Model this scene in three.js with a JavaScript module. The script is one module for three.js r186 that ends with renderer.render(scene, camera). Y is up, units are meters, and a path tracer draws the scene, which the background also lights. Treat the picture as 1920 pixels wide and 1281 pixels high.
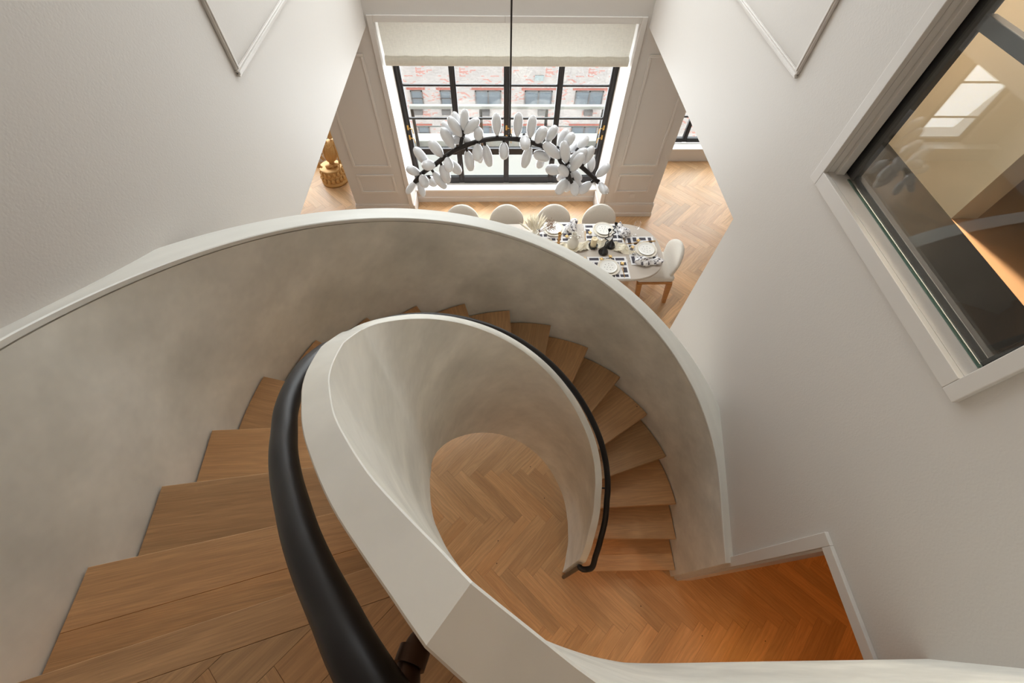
import * as THREE from 'three';
import { RoundedBoxGeometry } from 'three/addons/geometries/RoundedBoxGeometry.js';
import { mergeGeometries, toCreasedNormals } from 'three/addons/utils/BufferGeometryUtils.js';
import { RectAreaLightUniformsLib } from 'three/addons/lights/RectAreaLightUniformsLib.js';

// ------------------------------------------------------------------ camera, sky, daylight, exposure
const scene = new THREE.Scene();
const camera = new THREE.PerspectiveCamera(2 * Math.atan(640.5 / 807.388) * 180 / Math.PI, 1920 / 1281, 0.02, 200);
camera.position.set(0, 4.4786, 0);
camera.up.set(0.01336, 0.538245, -0.842682);
camera.lookAt(0.0281516, 4.4786 - 0.842626, -0.5377629);
const renderer = new THREE.WebGLRenderer({ antialias: true });
renderer.toneMapping = THREE.LinearToneMapping;
renderer.toneMappingExposure = 0.89;
renderer.shadowMap.enabled = true;
renderer.shadowMap.type = THREE.PCFSoftShadowMap;
RectAreaLightUniformsLib.init();
scene.background = new THREE.Color().setRGB(0.93, 0.97, 1.0);
scene.backgroundIntensity = 3.2;
// daylight in the window openings: [centre, width, height, the way it faces, radiance]
function daylight(x, y, z, w, h, toX, toY, toZ, power) {
  const l = new THREE.RectAreaLight(new THREE.Color().setRGB(0.92, 0.95, 1.0), power, w, h);
  l.name = 'window_daylight';
  l.position.set(x, y, z);
  l.lookAt(x + toX, y + toY, z + toZ);
  scene.add(l);
  return l;
}
daylight(0.13, 1.2, -5.66, 2.6, 1.8, 0, 0.1, 1, 9);
daylight(0.13, 4.4, -5.36, 2.5, 2.2, 0, -0.5, 1, 4.5);
daylight(0.13, 6.12, -4.4, 2.4, 1.1, 0.0001, -1, 0, 12);
daylight(3.55, 1.3, -6.68, 2.3, 2.0, 0, -0.25, 1, 4.5);
daylight(-3.4, 1.3, -6.68, 2.3, 2.0, 0, -0.25, 1, 4.5);

// ------------------------------------------------------------------ small tools
let seed = 20240517;
function rnd() { seed = (seed * 1664525 + 1013904223) >>> 0; return seed / 4294967296; }
const rr = (a, b) => a + (b - a) * rnd();
const V = (x, y, z) => new THREE.Vector3(x, y, z);
const taken = {};
function numbered(name) {
  taken[name] = (taken[name] ?? -1) + 1;
  return taken[name] ? name + '_' + String(taken[name]).padStart(3, '0') : name;
}
function shade(o) { o.traverse((c) => { if (c.isMesh) { c.castShadow = true; c.receiveShadow = true; } }); return o; }
function mesh(name, geo, mat, parent) {
  const m = new THREE.Mesh(geo, mat);
  m.name = parent && parent !== scene ? name : numbered(name);
  m.castShadow = m.receiveShadow = true;
  (parent ?? scene).add(m);
  return m;
}
function thing(name, label, category, pos = [0, 0, 0], turn = 0, group) {
  const g = new THREE.Group();
  g.name = numbered(name);
  g.position.set(...pos);
  g.rotation.y = turn;
  g.userData = { label, category };
  if (group) g.userData.group = group;
  scene.add(g);
  return g;
}
function tag(o, label, category, group) {
  o.userData = { ...o.userData, label, category };
  if (group) o.userData.group = group;
  return o;
}
function struct(name, geo, mat) { const m = mesh(name, geo, mat); m.userData.kind = 'structure'; return m; }
function structGroup(name) { const g = new THREE.Group(); g.name = name; g.userData.kind = 'structure'; scene.add(g); return g; }
function copyOf(src, name, pos, turn, label, group) {
  const c = src.clone();
  c.name = numbered(name);
  c.position.set(...pos);
  c.rotation.y = turn;
  c.userData = { ...src.userData, label };
  if (group) c.userData.group = group;
  scene.add(c);
  return c;
}
// texture coordinates in metres, by the way each face points
function metreUV(geo) {
  const g = geo.index ? geo.toNonIndexed() : geo;
  g.computeBoundingBox();
  const p = g.attributes.position, n = g.attributes.normal, uv = new Float32Array(p.count * 2);
  for (let i = 0; i < p.count; i++) {
    const ax = Math.abs(n.getX(i)), ay = Math.abs(n.getY(i)), az = Math.abs(n.getZ(i));
    let u, v;
    if (ay >= ax && ay >= az) { u = p.getX(i); v = p.getZ(i); } else if (ax >= az) { u = p.getZ(i); v = p.getY(i); } else { u = p.getX(i); v = p.getY(i); }
    uv[2 * i] = u; uv[2 * i + 1] = v;
  }
  g.setAttribute('uv', new THREE.BufferAttribute(uv, 2));
  return g;
}
function bx(x0, x1, y0, y1, z0, z1) {
  const g = new THREE.BoxGeometry(Math.abs(x1 - x0), Math.abs(y1 - y0), Math.abs(z1 - z0));
  g.translate((x0 + x1) / 2, (y0 + y1) / 2, (z0 + z1) / 2);
  return metreUV(g);
}
function rbx(x0, x1, y0, y1, z0, z1, r = 0.004, seg = 2) {
  const w = Math.abs(x1 - x0), h = Math.abs(y1 - y0), d = Math.abs(z1 - z0);
  const g = new RoundedBoxGeometry(w, h, d, seg, Math.min(r, w / 2.1, h / 2.1, d / 2.1));
  g.translate((x0 + x1) / 2, (y0 + y1) / 2, (z0 + z1) / 2);
  return metreUV(g);
}
function merge(list) {
  return mergeGeometries(list.map((g) => {
    const h = g.index ? g.toNonIndexed() : g;
    for (const k of Object.keys(h.attributes)) if (!['position', 'normal', 'uv'].includes(k)) h.deleteAttribute(k);
    if (!h.attributes.uv) h.setAttribute('uv', new THREE.BufferAttribute(new Float32Array(h.attributes.position.count * 2), 2));
    return h;
  }));
}
function rod(a, b, r0, r1 = r0, seg = 12) {
  const d = b.clone().sub(a), g = new THREE.CylinderGeometry(r1, r0, d.length(), seg, 1);
  g.applyQuaternion(new THREE.Quaternion().setFromUnitVectors(V(0, 1, 0), d.clone().normalize()));
  g.translate((a.x + b.x) / 2, (a.y + b.y) / 2, (a.z + b.z) / 2);
  return g;
}
const lathe = (pts, seg = 28) => new THREE.LatheGeometry(pts.map(([r, y]) => new THREE.Vector2(r, y)), seg);
function spline(pts, per) {                                   // Catmull-Rom through plan points
  const out = [];
  for (let i = 0; i < pts.length - 1; i++) {
    const p0 = pts[Math.max(i - 1, 0)], p1 = pts[i], p2 = pts[i + 1], p3 = pts[Math.min(i + 2, pts.length - 1)];
    for (let k = 0; k < per; k++) {
      const t = k / per;
      out.push([0, 1].map((j) => 0.5 * (2 * p1[j] + (p2[j] - p0[j]) * t + (2 * p0[j] - 5 * p1[j] + 4 * p2[j] - p3[j]) * t * t + (3 * p1[j] - p0[j] - 3 * p2[j] + p3[j]) * t ** 3)));
    }
  }
  out.push(pts[pts.length - 1].slice());
  return out;
}
function interp(x, xs, ys) {
  if (x <= xs[0]) return ys[0];
  for (let i = 1; i < xs.length; i++) if (x <= xs[i]) return ys[i - 1] + (ys[i] - ys[i - 1]) * (x - xs[i - 1]) / (xs[i] - xs[i - 1]);
  return ys[ys.length - 1];
}
class Track {                                                  // a plan curve with length, position and normal
  constructor(pts) {
    this.p = pts; this.s = [0];
    for (let i = 1; i < pts.length; i++) this.s.push(this.s[i - 1] + Math.hypot(pts[i][0] - pts[i - 1][0], pts[i][1] - pts[i - 1][1]));
    this.length = this.s[this.s.length - 1];
  }
  at(s) {
    let i = this.s.findIndex((v) => v > s);
    if (i < 0) i = this.p.length - 1;
    i = Math.max(1, i);
    const a = this.p[i - 1], b = this.p[i], k = (s - this.s[i - 1]) / (this.s[i] - this.s[i - 1]);
    return [a[0] + (b[0] - a[0]) * k, a[1] + (b[1] - a[1]) * k];
  }
  normal(s) {
    const a = this.at(Math.max(0, s - 0.03)), b = this.at(Math.min(this.length, s + 0.03)), l = Math.hypot(b[0] - a[0], b[1] - a[1]);
    return [-(b[1] - a[1]) / l, (b[0] - a[0]) / l];
  }
  off(s, d) { const p = this.at(s), n = this.normal(s); return [p[0] + n[0] * d, p[1] + n[1] * d]; }
  nearest(x, z, from = 0) {
    let best = 9e9, at = 0;
    for (let s = from; s <= this.length; s += 0.004) { const p = this.at(s), d = (p[0] - x) ** 2 + (p[1] - z) ** 2; if (d < best) { best = d; at = s; } }
    return at;
  }
}
// a closed section carried along a track; section(s) gives [offset, height] points
function sweep(track, s0, s1, step, section, crease = 0.6) {
  const n = Math.max(2, Math.ceil((s1 - s0) / step)), rows = [];
  for (let i = 0; i <= n; i++) {
    const s = s0 + (s1 - s0) * i / n;
    rows.push({ s, q: section(s).map(([d, y]) => { const p = track.off(s, d); return [p[0], y, p[1]]; }) });
  }
  const pos = [], uv = [], m = rows[0].q.length;
  const put = (a, ua, b, ub, c, uc) => { pos.push(...a, ...b, ...c); uv.push(...ua, ...ub, ...uc); };
  for (let i = 0; i < n; i++) {
    for (let j = 0; j < m; j++) {
      const k = (j + 1) % m, A = rows[i].q[j], B = rows[i + 1].q[j], Cc = rows[i + 1].q[k], D = rows[i].q[k];
      const flat = Math.abs(A[1] - D[1]) < 0.08;
      const va = flat ? j * 0.13 : A[1], vd = flat ? j * 0.13 + Math.hypot(A[0] - D[0], A[2] - D[2]) : D[1], vb = flat ? va : B[1], vc = flat ? vd : Cc[1];
      put(A, [rows[i].s, va], Cc, [rows[i + 1].s, vc], B, [rows[i + 1].s, vb]);
      put(A, [rows[i].s, va], D, [rows[i].s, vd], Cc, [rows[i + 1].s, vc]);
    }
  }
  for (const [row, flip] of [[rows[0], 1], [rows[n], 0]]) {
    for (let j = 1; j < m - 1; j++) {
      const a = row.q[0], b = row.q[j], c = row.q[j + 1];
      if (flip) put(a, [a[0], a[1]], c, [c[0], c[1]], b, [b[0], b[1]]); else put(a, [a[0], a[1]], b, [b[0], b[1]], c, [c[0], c[1]]);
    }
  }
  let g = new THREE.BufferGeometry();
  g.setAttribute('position', new THREE.Float32BufferAttribute(pos, 3));
  g.setAttribute('uv', new THREE.Float32BufferAttribute(uv, 2));
  g.computeVertexNormals();
  return toCreasedNormals(g, crease);
}
// an upright plate with the given plan outline ([x, z] points), rounded a little along its edges
function slab(outline, y0, y1, bevel = 0.003) {
  const sh = new THREE.Shape(outline.map(([x, z]) => new THREE.Vector2(x, -z)));
  const g = new THREE.ExtrudeGeometry(sh, { depth: y1 - y0 - 2 * bevel, bevelEnabled: bevel > 0, bevelThickness: bevel, bevelSize: bevel, bevelOffset: -bevel, bevelSegments: 1, curveSegments: 4 });
  g.rotateX(-Math.PI / 2);
  g.translate(0, y0 + bevel, 0);
  return g;
}
function grainUV(geo, dx, dz, ou = 0, ov = 0) {               // u runs along (dx, dz) in plan, v across and down
  const g = geo.index ? geo.toNonIndexed() : geo, p = g.attributes.position, n = g.attributes.normal, uv = new Float32Array(p.count * 2), l = Math.hypot(dx, dz);
  for (let i = 0; i < p.count; i++) {
    const u = (p.getX(i) * dx + p.getZ(i) * dz) / l, w = (-p.getX(i) * dz + p.getZ(i) * dx) / l;
    uv[2 * i] = u + ou; uv[2 * i + 1] = w + (Math.abs(n.getY(i)) < 0.5 ? p.getY(i) : 0) + ov;
  }
  g.setAttribute('uv', new THREE.BufferAttribute(uv, 2));
  return g;
}

// ------------------------------------------------------------------ procedural textures
const lattice = Array.from({ length: 65536 }, () => rnd());
function noise(x, y, px, py, salt = 0) {                       // value noise that repeats after px, py cells
  const xi = Math.floor(x), yi = Math.floor(y), fx = x - xi, fy = y - yi, u = fx * fx * (3 - 2 * fx), v = fy * fy * (3 - 2 * fy);
  const h = (a, b) => lattice[((((a % px) + px) % px) * 131 + (((b % py) + py) % py) * 7919 + salt * 3571) & 65535];
  return (h(xi, yi) * (1 - u) + h(xi + 1, yi) * u) * (1 - v) + (h(xi, yi + 1) * (1 - u) + h(xi + 1, yi + 1) * u) * v;
}
function fbm(x, y, px, py, oct, salt = 0) {
  let a = 0.5, s = 0, t = 0;
  for (let i = 0; i < oct; i++) { s += a * noise(x, y, px, py, salt + i); t += a; a *= 0.5; x *= 2; y *= 2; px *= 2; py *= 2; }
  return s / t;
}
function texture(w, h, metresU, metresV, fn, color = true) {
  const d = new Uint8Array(w * h * 4);
  for (let j = 0; j < h; j++) for (let i = 0; i < w; i++) {
    const c = fn(i / w, j / h), o = 4 * (j * w + i);
    for (let k = 0; k < 3; k++) d[o + k] = Math.max(0, Math.min(255, Array.isArray(c) ? c[k] : c));
    d[o + 3] = 255;
  }
  const t = new THREE.DataTexture(d, w, h);
  t.wrapS = t.wrapT = THREE.RepeatWrapping;
  t.magFilter = THREE.LinearFilter;
  t.minFilter = THREE.LinearMipmapLinearFilter;
  t.generateMipmaps = true;
  if (color) t.colorSpace = THREE.SRGBColorSpace;
  t.repeat.set(1 / metresU, 1 / metresV);
  t.needsUpdate = true;
  return t;
}
function oakPixel(u, v) {
  const warp = fbm(u * 3, v * 6, 3, 6, 3, 11);
  const rings = 0.5 + 0.5 * Math.sin(2 * Math.PI * (v * 14 + 3.4 * warp + 0.5 * fbm(u * 8, v * 10, 8, 10, 2, 31)));
  const pores = fbm(u * 20, v * 220, 20, 220, 2, 21), broad = fbm(u * 2, v * 4, 2, 4, 3, 41), rays = noise(u * 60, v * 90, 60, 90, 51);
  let k = 0.92 + 0.16 * (broad - 0.5) + 0.055 * (rings - 0.5) * (0.3 + 1.1 * broad) + 0.13 * (pores - 0.5) + (rays > 0.92 ? 0.02 : 0);
  const knot = Math.hypot((u - 0.31) * 5, (v - 0.62) * 2.2), dark = knot < 0.02 ? 0.45 : 1;
  k *= dark;
  return [k * 215, k * (172 + 8 * (broad - 0.5)), k * (126 + 12 * (broad - 0.5))];
}
const oakMap = texture(1024, 512, 1.5, 0.5, oakPixel);
const oakBump = texture(512, 512, 1.5, 0.5, (u, v) => 140 + 120 * (fbm(u * 20, v * 220, 20, 220, 2, 21) - 0.5), false);
const plasterMap = texture(1024, 1024, 2.4, 2.4, (u, v) => {
  const a = fbm(u * 5, v * 5, 5, 5, 5, 61), b = fbm(u * 13 + a, v * 13 + a, 13, 13, 4, 71), c = fbm(u * 90, v * 90, 90, 90, 2, 81);
  const k = 1 + 0.2 * (a - 0.5) + 0.15 * (b - 0.5) + 0.03 * (c - 0.5);
  return [k * 231, k * 228, k * (218 + 6 * (a - 0.5))];
});
const capMap = texture(512, 512, 2.4, 2.4, (u, v) => { const a = fbm(u * 5, v * 5, 5, 5, 5, 63), c = fbm(u * 8, v * 90, 8, 90, 2, 83), k = 1 + 0.09 * (a - 0.5) + 0.04 * (c - 0.5); return [k * 229, k * 227, k * 219]; });
const plasterBump = texture(512, 512, 1.2, 1.2, (u, v) => 128 + 150 * (fbm(u * 12 + fbm(u * 4, v * 4, 4, 4, 3, 5), v * 12, 12, 12, 4, 91) - 0.5), false);
const paintBump = texture(256, 256, 0.25, 0.25, (u, v) => 128 + 120 * (fbm(u * 40, v * 40, 40, 40, 2, 101) - 0.5), false);
const linenMap = texture(512, 512, 0.5, 0.5, (u, v) => {
  const a = fbm(u * 20, v * 256, 20, 256, 2, 111), b = fbm(u * 256, v * 20, 256, 20, 2, 121), k = 1 + 0.07 * (a - 0.5) + 0.07 * (b - 0.5);
  return [k * 214, k * 208, k * 196];
});
const brickMap = texture(1024, 1024, 3.2, 3.2, (u, v) => {
  const rows = 40, row = Math.floor(v * rows), cols = 14, x = u * cols + (row % 2 ? 0.5 : 0), col = Math.floor(x) % cols;
  const fy = v * rows - row, fx = x - Math.floor(x), joint = fy < 0.14 || fx < 0.05;
  const worn = fbm(u * 5, v * 5, 5, 5, 4, 131), id = lattice[(row * 37 + col * 101) & 65535];
  if (joint) return [166, 160, 156];
  if (worn * 0.55 + id * 0.55 > 0.74) return [150 + 20 * id, 98 + 18 * id, 88 + 18 * id];
  const k = 0.94 + 0.1 * (id - 0.5) + 0.1 * (worn - 0.5);
  return [k * 172, k * 162, k * 157];
});
const fabricMap = texture(256, 256, 0.12, 0.12, (u, v) => { const k = 1 + 0.12 * (fbm(u * 48, v * 48, 48, 48, 2, 141) - 0.5); return [k * 226, k * 219, k * 208]; });
const fabricBump = texture(256, 256, 0.12, 0.12, (u, v) => 128 + 160 * (fbm(u * 48, v * 48, 48, 48, 2, 141) - 0.5), false);

// ------------------------------------------------------------------ materials
const std = (o) => new THREE.MeshStandardMaterial(o);
const phys = (o) => new THREE.MeshPhysicalMaterial(o);
const rgb = (r, g, b) => new THREE.Color(`rgb(${r},${g},${b})`);
const M = {
  paint: std({ color: rgb(209, 203, 196), roughness: 0.62, bumpMap: paintBump, bumpScale: 0.0006 }),
  trim: std({ color: rgb(214, 208, 201), roughness: 0.42 }),
  plaster: std({ map: plasterMap, bumpMap: plasterBump, bumpScale: 0.0007, roughness: 0.55 }),
  capPlaster: std({ map: capMap, roughness: 0.4, bumpMap: plasterBump, bumpScale: 0.0006 }),
  oak: std({ map: oakMap, bumpMap: oakBump, bumpScale: 0.0006, roughness: 0.46 }),
  oakFloor: std({ map: oakMap, bumpMap: oakBump, bumpScale: 0.0005, roughness: 0.34, vertexColors: true }),
  subfloor: std({ color: rgb(92, 66, 44), roughness: 0.8 }),
  blackRail: std({ color: rgb(36, 33, 33), roughness: 0.4, metalness: 0.35 }),
  bronze: std({ color: rgb(92, 66, 50), roughness: 0.42, metalness: 0.6 }),
  steel: std({ color: rgb(44, 42, 43), roughness: 0.5, metalness: 0.2 }),
  glass: phys({ color: rgb(250, 252, 251), transmission: 1, thickness: 0, roughness: 0, ior: 1.5 }),
  greenEdge: std({ color: rgb(96, 122, 110), roughness: 0.15 }),
  linen: phys({ map: linenMap, roughness: 1, transmission: 0.35, thickness: 0, side: THREE.DoubleSide }),
  sillWhite: std({ color: rgb(238, 236, 231), roughness: 0.4 }),
  brick: std({ map: brickMap, roughness: 0.9 }),
  redBrick: std({ color: rgb(150, 88, 76), roughness: 0.9 }),
  farGlass: std({ color: rgb(92, 99, 105), roughness: 0.1 }),
  farFrame: std({ color: rgb(92, 88, 86), roughness: 0.7 }),
  concrete: std({ color: rgb(206, 206, 202), roughness: 0.85 }),
  greyMetal: std({ color: rgb(140, 148, 148), roughness: 0.45, metalness: 0.3 }),
  fabric: phys({ map: fabricMap, bumpMap: fabricBump, bumpScale: 0.0015, roughness: 0.95, sheen: 0.4, sheenRoughness: 0.7, sheenColor: rgb(240, 235, 225) }),
  chairOak: std({ map: oakMap, roughness: 0.45, color: rgb(246, 216, 178) }),
  taupe: std({ color: rgb(198, 187, 175), roughness: 0.4 }),
  opal: phys({ color: rgb(226, 226, 228), roughness: 0.22, clearcoat: 0.5, clearcoatRoughness: 0.15 }),
  darkBranch: std({ color: rgb(44, 38, 35), roughness: 0.5, metalness: 0.4 }),
  gold: std({ color: rgb(204, 160, 100), roughness: 0.5, metalness: 0.3 }),
  budGold: std({ color: rgb(226, 190, 126), roughness: 0.35, metalness: 0.6 }),
  brass: std({ color: rgb(190, 150, 84), roughness: 0.3, metalness: 0.9 }),
  porcelain: std({ color: rgb(240, 238, 232), roughness: 0.2 }),
  cream: std({ color: rgb(228, 220, 205), roughness: 0.35 }),
  wax: std({ color: rgb(240, 222, 186), roughness: 0.55 }),
  blackGloss: std({ color: rgb(30, 27, 28), roughness: 0.18 }),
  vase: std({ color: rgb(226, 220, 208), roughness: 0.6 }),
  bead: std({ color: rgb(190, 146, 92), roughness: 0.5 }),
  gauze: std({ color: rgb(236, 226, 204), roughness: 0.95, side: THREE.DoubleSide }),
  pampas: std({ color: rgb(248, 240, 222), roughness: 1, side: THREE.DoubleSide }),
  dried: std({ color: rgb(150, 118, 96), roughness: 1 }),
  clearGlass: phys({ color: rgb(255, 255, 255), transmission: 1, thickness: 0, roughness: 0.02, ior: 1.45 }),
  darkStone: std({ color: rgb(20, 19, 19), roughness: 0.35 }),
  tan: std({ color: rgb(190, 142, 100), roughness: 0.6 }),
  beige: std({ color: rgb(222, 206, 180), roughness: 0.7 }),
  lamp: std({ color: rgb(255, 240, 220), emissive: rgb(255, 190, 110), emissiveIntensity: 3 }),
};

// ------------------------------------------------------------------ room shell
const XL = -1.319, XR = 1.592, SOFFIT = 2.496, UP = 3.2, TOP = 5.9, ZW = -5.114;
// ground: a sub-floor with herringbone planks laid over it
const floor = structGroup('floor');
mesh('subfloor', bx(-5.2, 5.4, -0.2, -0.012, -6.6, 3), M.subfloor, floor);
// pixels of the photograph's frame, to tell which planks show largest (only to decide which are single parts)
function seen(x, y, z) { const v = V(x, y, z).project(camera); return [(v.x + 1) * 960, (1 - v.y) * 640.5]; }
camera.aspect = 1920 / 1281; camera.updateProjectionMatrix(); camera.updateMatrixWorld(true);
function plankGeo(poly, y, du, dv, tone) {                     // poly: convex plan outline [x, z], counter-clockwise seen from above
  const n = poly.length, cx = poly.reduce((a, p) => a + p[0], 0) / n, cz = poly.reduce((a, p) => a + p[1], 0) / n, b = 0.001, t = 0.0008;
  const inner = poly.map(([x, z]) => { const dx = cx - x, dz = cz - z; return [x + Math.sign(dx) * Math.min(b, Math.abs(dx)), z + Math.sign(dz) * Math.min(b, Math.abs(dz))]; });
  const pos = [], uv = [], col = [], ou = rnd() * 1.5, ov = rnd() * 0.5;
  const put = (p, yy) => { pos.push(p[0], yy, p[1]); uv.push(p[0] * du[0] + p[1] * du[1] + ou, p[0] * dv[0] + p[1] * dv[1] + ov); col.push(...tone); };
  for (let i = 1; i < n - 1; i++) { put(inner[0], y); put(inner[i], y); put(inner[i + 1], y); }
  for (let i = 0; i < n; i++) {
    const k = (i + 1) % n;
    put(inner[i], y); put(poly[i], y - t); put(poly[k], y - t); put(inner[i], y); put(poly[k], y - t); put(inner[k], y);
    put(poly[i], y - t); put(poly[i], y - 0.012); put(poly[k], y - 0.012); put(poly[i], y - t); put(poly[k], y - 0.012); put(poly[k], y - t);
  }
  const g = new THREE.BufferGeometry();
  g.setAttribute('position', new THREE.Float32BufferAttribute(pos, 3));
  g.setAttribute('uv', new THREE.Float32BufferAttribute(uv, 2));
  g.setAttribute('color', new THREE.Float32BufferAttribute(col, 3));
  g.computeVertexNormals();
  return g;
}
function clip(poly, a, b, c) {                                 // keep a x + b z >= c
  const out = [];
  poly.forEach((p, i) => {
    const q = poly[(i + 1) % poly.length], dp = a * p[0] + b * p[1] - c, dq = a * q[0] + b * q[1] - c;
    if (dp >= 0) out.push(p);
    if (dp * dq < 0) { const t = dp / (dp - dq); out.push([p[0] + (q[0] - p[0]) * t, p[1] + (q[1] - p[1]) * t]); }
  });
  return out;
}
function herringbone(x0, x1, z0, z1, px, pz, use) {            // planks 648 x 108 mm at 45 degrees, zigzag along x, one plank corner at (px, pz)
  const L = 0.645, W = L / 6, g = 0.0004, q = Math.SQRT1_2, R = Math.ceil((Math.abs(x1 - x0) + Math.abs(z1 - z0)) / W) + 12;
  const toPlan = (u, v) => [px + (u + v) * q, pz + (u - v) * q];
  const mMax = Math.ceil((z1 - z0) / (2 * L * q)) + 3;
  for (let m = -mMax; m <= mMax; m++) for (let k = -R; k <= R; k++) for (const along of [1, 0]) {
    const u0 = along ? k * W + m * L : L + k * W + m * L, v0 = along ? k * W - m * L : W - L + k * W - m * L, uw = along ? L : W, vw = along ? W : L;
    let poly = [[u0 + g, v0 + g], [u0 + uw - g, v0 + g], [u0 + uw - g, v0 + vw - g], [u0 + g, v0 + vw - g]].map(([a, b]) => toPlan(a, b));
    if (poly.every((p) => p[0] < x0) || poly.every((p) => p[0] > x1) || poly.every((p) => p[1] < z0) || poly.every((p) => p[1] > z1)) continue;
    poly = clip(clip(clip(clip(poly, 1, 0, x0), -1, 0, -x1), 0, 1, z0), 0, -1, -z1);
    if (poly.length < 3) continue;
    const k2 = rr(0.86, 1.12), warm = rr(-0.035, 0.035);
    use(poly, along ? [q, q] : [q, -q], along ? [q, -q] : [q, q], [k2 * (1 + warm), k2, k2 * (1 - warm)]);
  }
}
{
  const inside = (x, y, poly) => { let c = false; for (let i = 0, j = poly.length - 1; i < poly.length; j = i++) if ((poly[i][1] > y) !== (poly[j][1] > y) && x < (poly[j][0] - poly[i][0]) * (y - poly[i][1]) / (poly[j][1] - poly[i][1]) + poly[i][0]) c = !c; return c; };
  const shown = [[[806, 880], [840, 825], [905, 808], [985, 830], [1045, 900], [1066, 990], [1056, 1085], [1268, 1090], [1550, 1028], [1635, 1240], [1160, 1244], [1020, 1200], [850, 1060], [810, 960]],
    [[1225, 403], [1265, 300], [1325, 303], [1376, 410], [1258, 608], [1180, 530], [1245, 480], [1180, 420]], [[560, 404], [617, 300], [670, 385], [668, 400]], [[780, 376], [1120, 376], [1170, 410], [800, 400]]];
  const all = [];
  herringbone(-5.2, 5.4, -6.6, 3, 0.12 - 0.645 * Math.SQRT1_2, -0.758 - 0.645 * Math.SQRT1_2, (poly, du, dv, tone) => {
    const cx = poly.reduce((a, p) => a + p[0], 0) / poly.length, cz = poly.reduce((a, p) => a + p[1], 0) / poly.length;
    const hit = [[cx, cz], ...poly.map((p) => [(p[0] + cx) / 2, (p[1] + cz) / 2])].some(([x, z]) => { const s = seen(x, 0, z); return shown.some((o) => inside(s[0], s[1], o)); });
    all.push({ g: plankGeo(poly, 0, du, dv, tone), d: hit ? Math.hypot(cx, cz, 4.5) : 1e3 });
  });
  all.sort((a, b) => a.d - b.d);
  const single = all.filter((a) => a.d < 1e3).slice(0, 300);
  for (const a of single) mesh('plank', a.g, M.oakFloor, floor);
  const rest = all.slice(single.length);
  const r = mesh('planks', mergeGeometries(rest.map((a) => a.g)), M.oakFloor, floor);
  r.userData.kind = 'stuff';
}

// left wall: solid beside the stair, cut away below the soffit towards the windows
const wallLeft = structGroup('wall_left');
mesh('upper_wall', bx(XL - 0.14, XL, SOFFIT, TOP, ZW - 0.2, -2.25), M.paint, wallLeft);
mesh('stair_wall', bx(XL - 0.14, XL, 0, TOP, -2.25, 3), M.paint, wallLeft);
function moulding(parent, ring) {                              // ring: four corners; a stepped picture-frame moulding of four mitred-looking strips
  for (const g of ring) mesh('panel_moulding', g, M.trim, parent);
}
function sidePanel(parent, x, dir, y0, y1, z0, z1) {
  const w = 0.034, d = 0.016, strip = (ya, yb, za, zb) => merge([rbx(x, x + dir * d, ya, yb, za, zb, 0.004), rbx(x, x + dir * (d + 0.006), ya + (yb - ya > 0.05 ? 0 : 0.011), yb - (yb - ya > 0.05 ? 0 : 0.009), za + (zb - za > 0.05 ? 0 : 0.011), zb - (zb - za > 0.05 ? 0 : 0.009), 0.003)]);
  moulding(parent, [strip(y0, y0 + w, z0, z1), strip(y1 - w, y1, z0, z1), strip(y0 + w, y1 - w, z0, z0 + w), strip(y0 + w, y1 - w, z1 - w, z1)]);
}
sidePanel(wallLeft, XL, 1, 3.33, 5.5, -4.75, -2.355);
// right wall: doorway below, internal window above, cut away below the soffit towards the windows
const wallRight = structGroup('wall_right');
const DZ0 = -0.245, DZ1 = 0.72, DH = 2.165, IZ0 = -1.763, IZ1 = -0.644, IY0 = 3.195, IY1 = 5.5, TH = 0.14;
mesh('upper_wall', bx(XR, XR + TH, SOFFIT, TOP, ZW - 0.2, -2.23), M.paint, wallRight);
mesh('stair_wall', bx(XR, XR + TH, 0, IY0, -2.23, DZ0), M.paint, wallRight);
mesh('window_side_wall', bx(XR, XR + TH, IY0, TOP, -2.23, IZ0), M.paint, wallRight);
mesh('wall_over_window', bx(XR, XR + TH, IY1, TOP, IZ0, IZ1), M.paint, wallRight);
mesh('wall_over_door', bx(XR, XR + TH, DH, IY0, DZ0, DZ1), M.paint, wallRight);
mesh('window_side_wall', bx(XR, XR + TH, IY0, TOP, IZ1, 3), M.paint, wallRight);
mesh('hall_wall', bx(XR, XR + TH, 0, IY0, DZ1, 3), M.paint, wallRight);
sidePanel(wallRight, XR, -1, 3.33, 5.5, -4.75, -2.36);
// window wall with its two piers
const wallFront = structGroup('wall_front');
const PL0 = -2.064, PL1 = -1.238, PR0 = 1.497, PR1 = 2.3;
mesh('pier', bx(PL0, PL1, 0, 2.6, -5.75, ZW), M.paint, wallFront);
mesh('pier', bx(PR0, PR1, 0, 2.6, -5.75, ZW), M.paint, wallFront);
mesh('balcony_return', bx(PL0, -1.44, -0.2, SOFFIT + 0.2, -6.75, -5.75), M.concrete, wallFront);
mesh('balcony_return', bx(1.74, PR1, -0.2, SOFFIT + 0.2, -6.75, -5.75), M.concrete, wallFront);
mesh('window_head', bx(PL1, PR0, 2.528, 2.6, -5.75, ZW), M.paint, wallFront);
mesh('upper_wall', bx(XL - 0.3, XR + 0.3, 2.6, 3.2, -5.75, ZW), M.paint, wallFront);
mesh('upper_wall', bx(XL - 0.3, -1.15, 3.2, TOP, ZW - 0.2, ZW), M.paint, wallFront);
mesh('upper_wall', bx(1.42, XR + 0.3, 3.2, TOP, ZW - 0.2, ZW), M.paint, wallFront);
mesh('upper_wall', bx(-1.15, 1.42, 5.55, TOP, ZW - 0.2, ZW), M.paint, wallFront);
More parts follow.
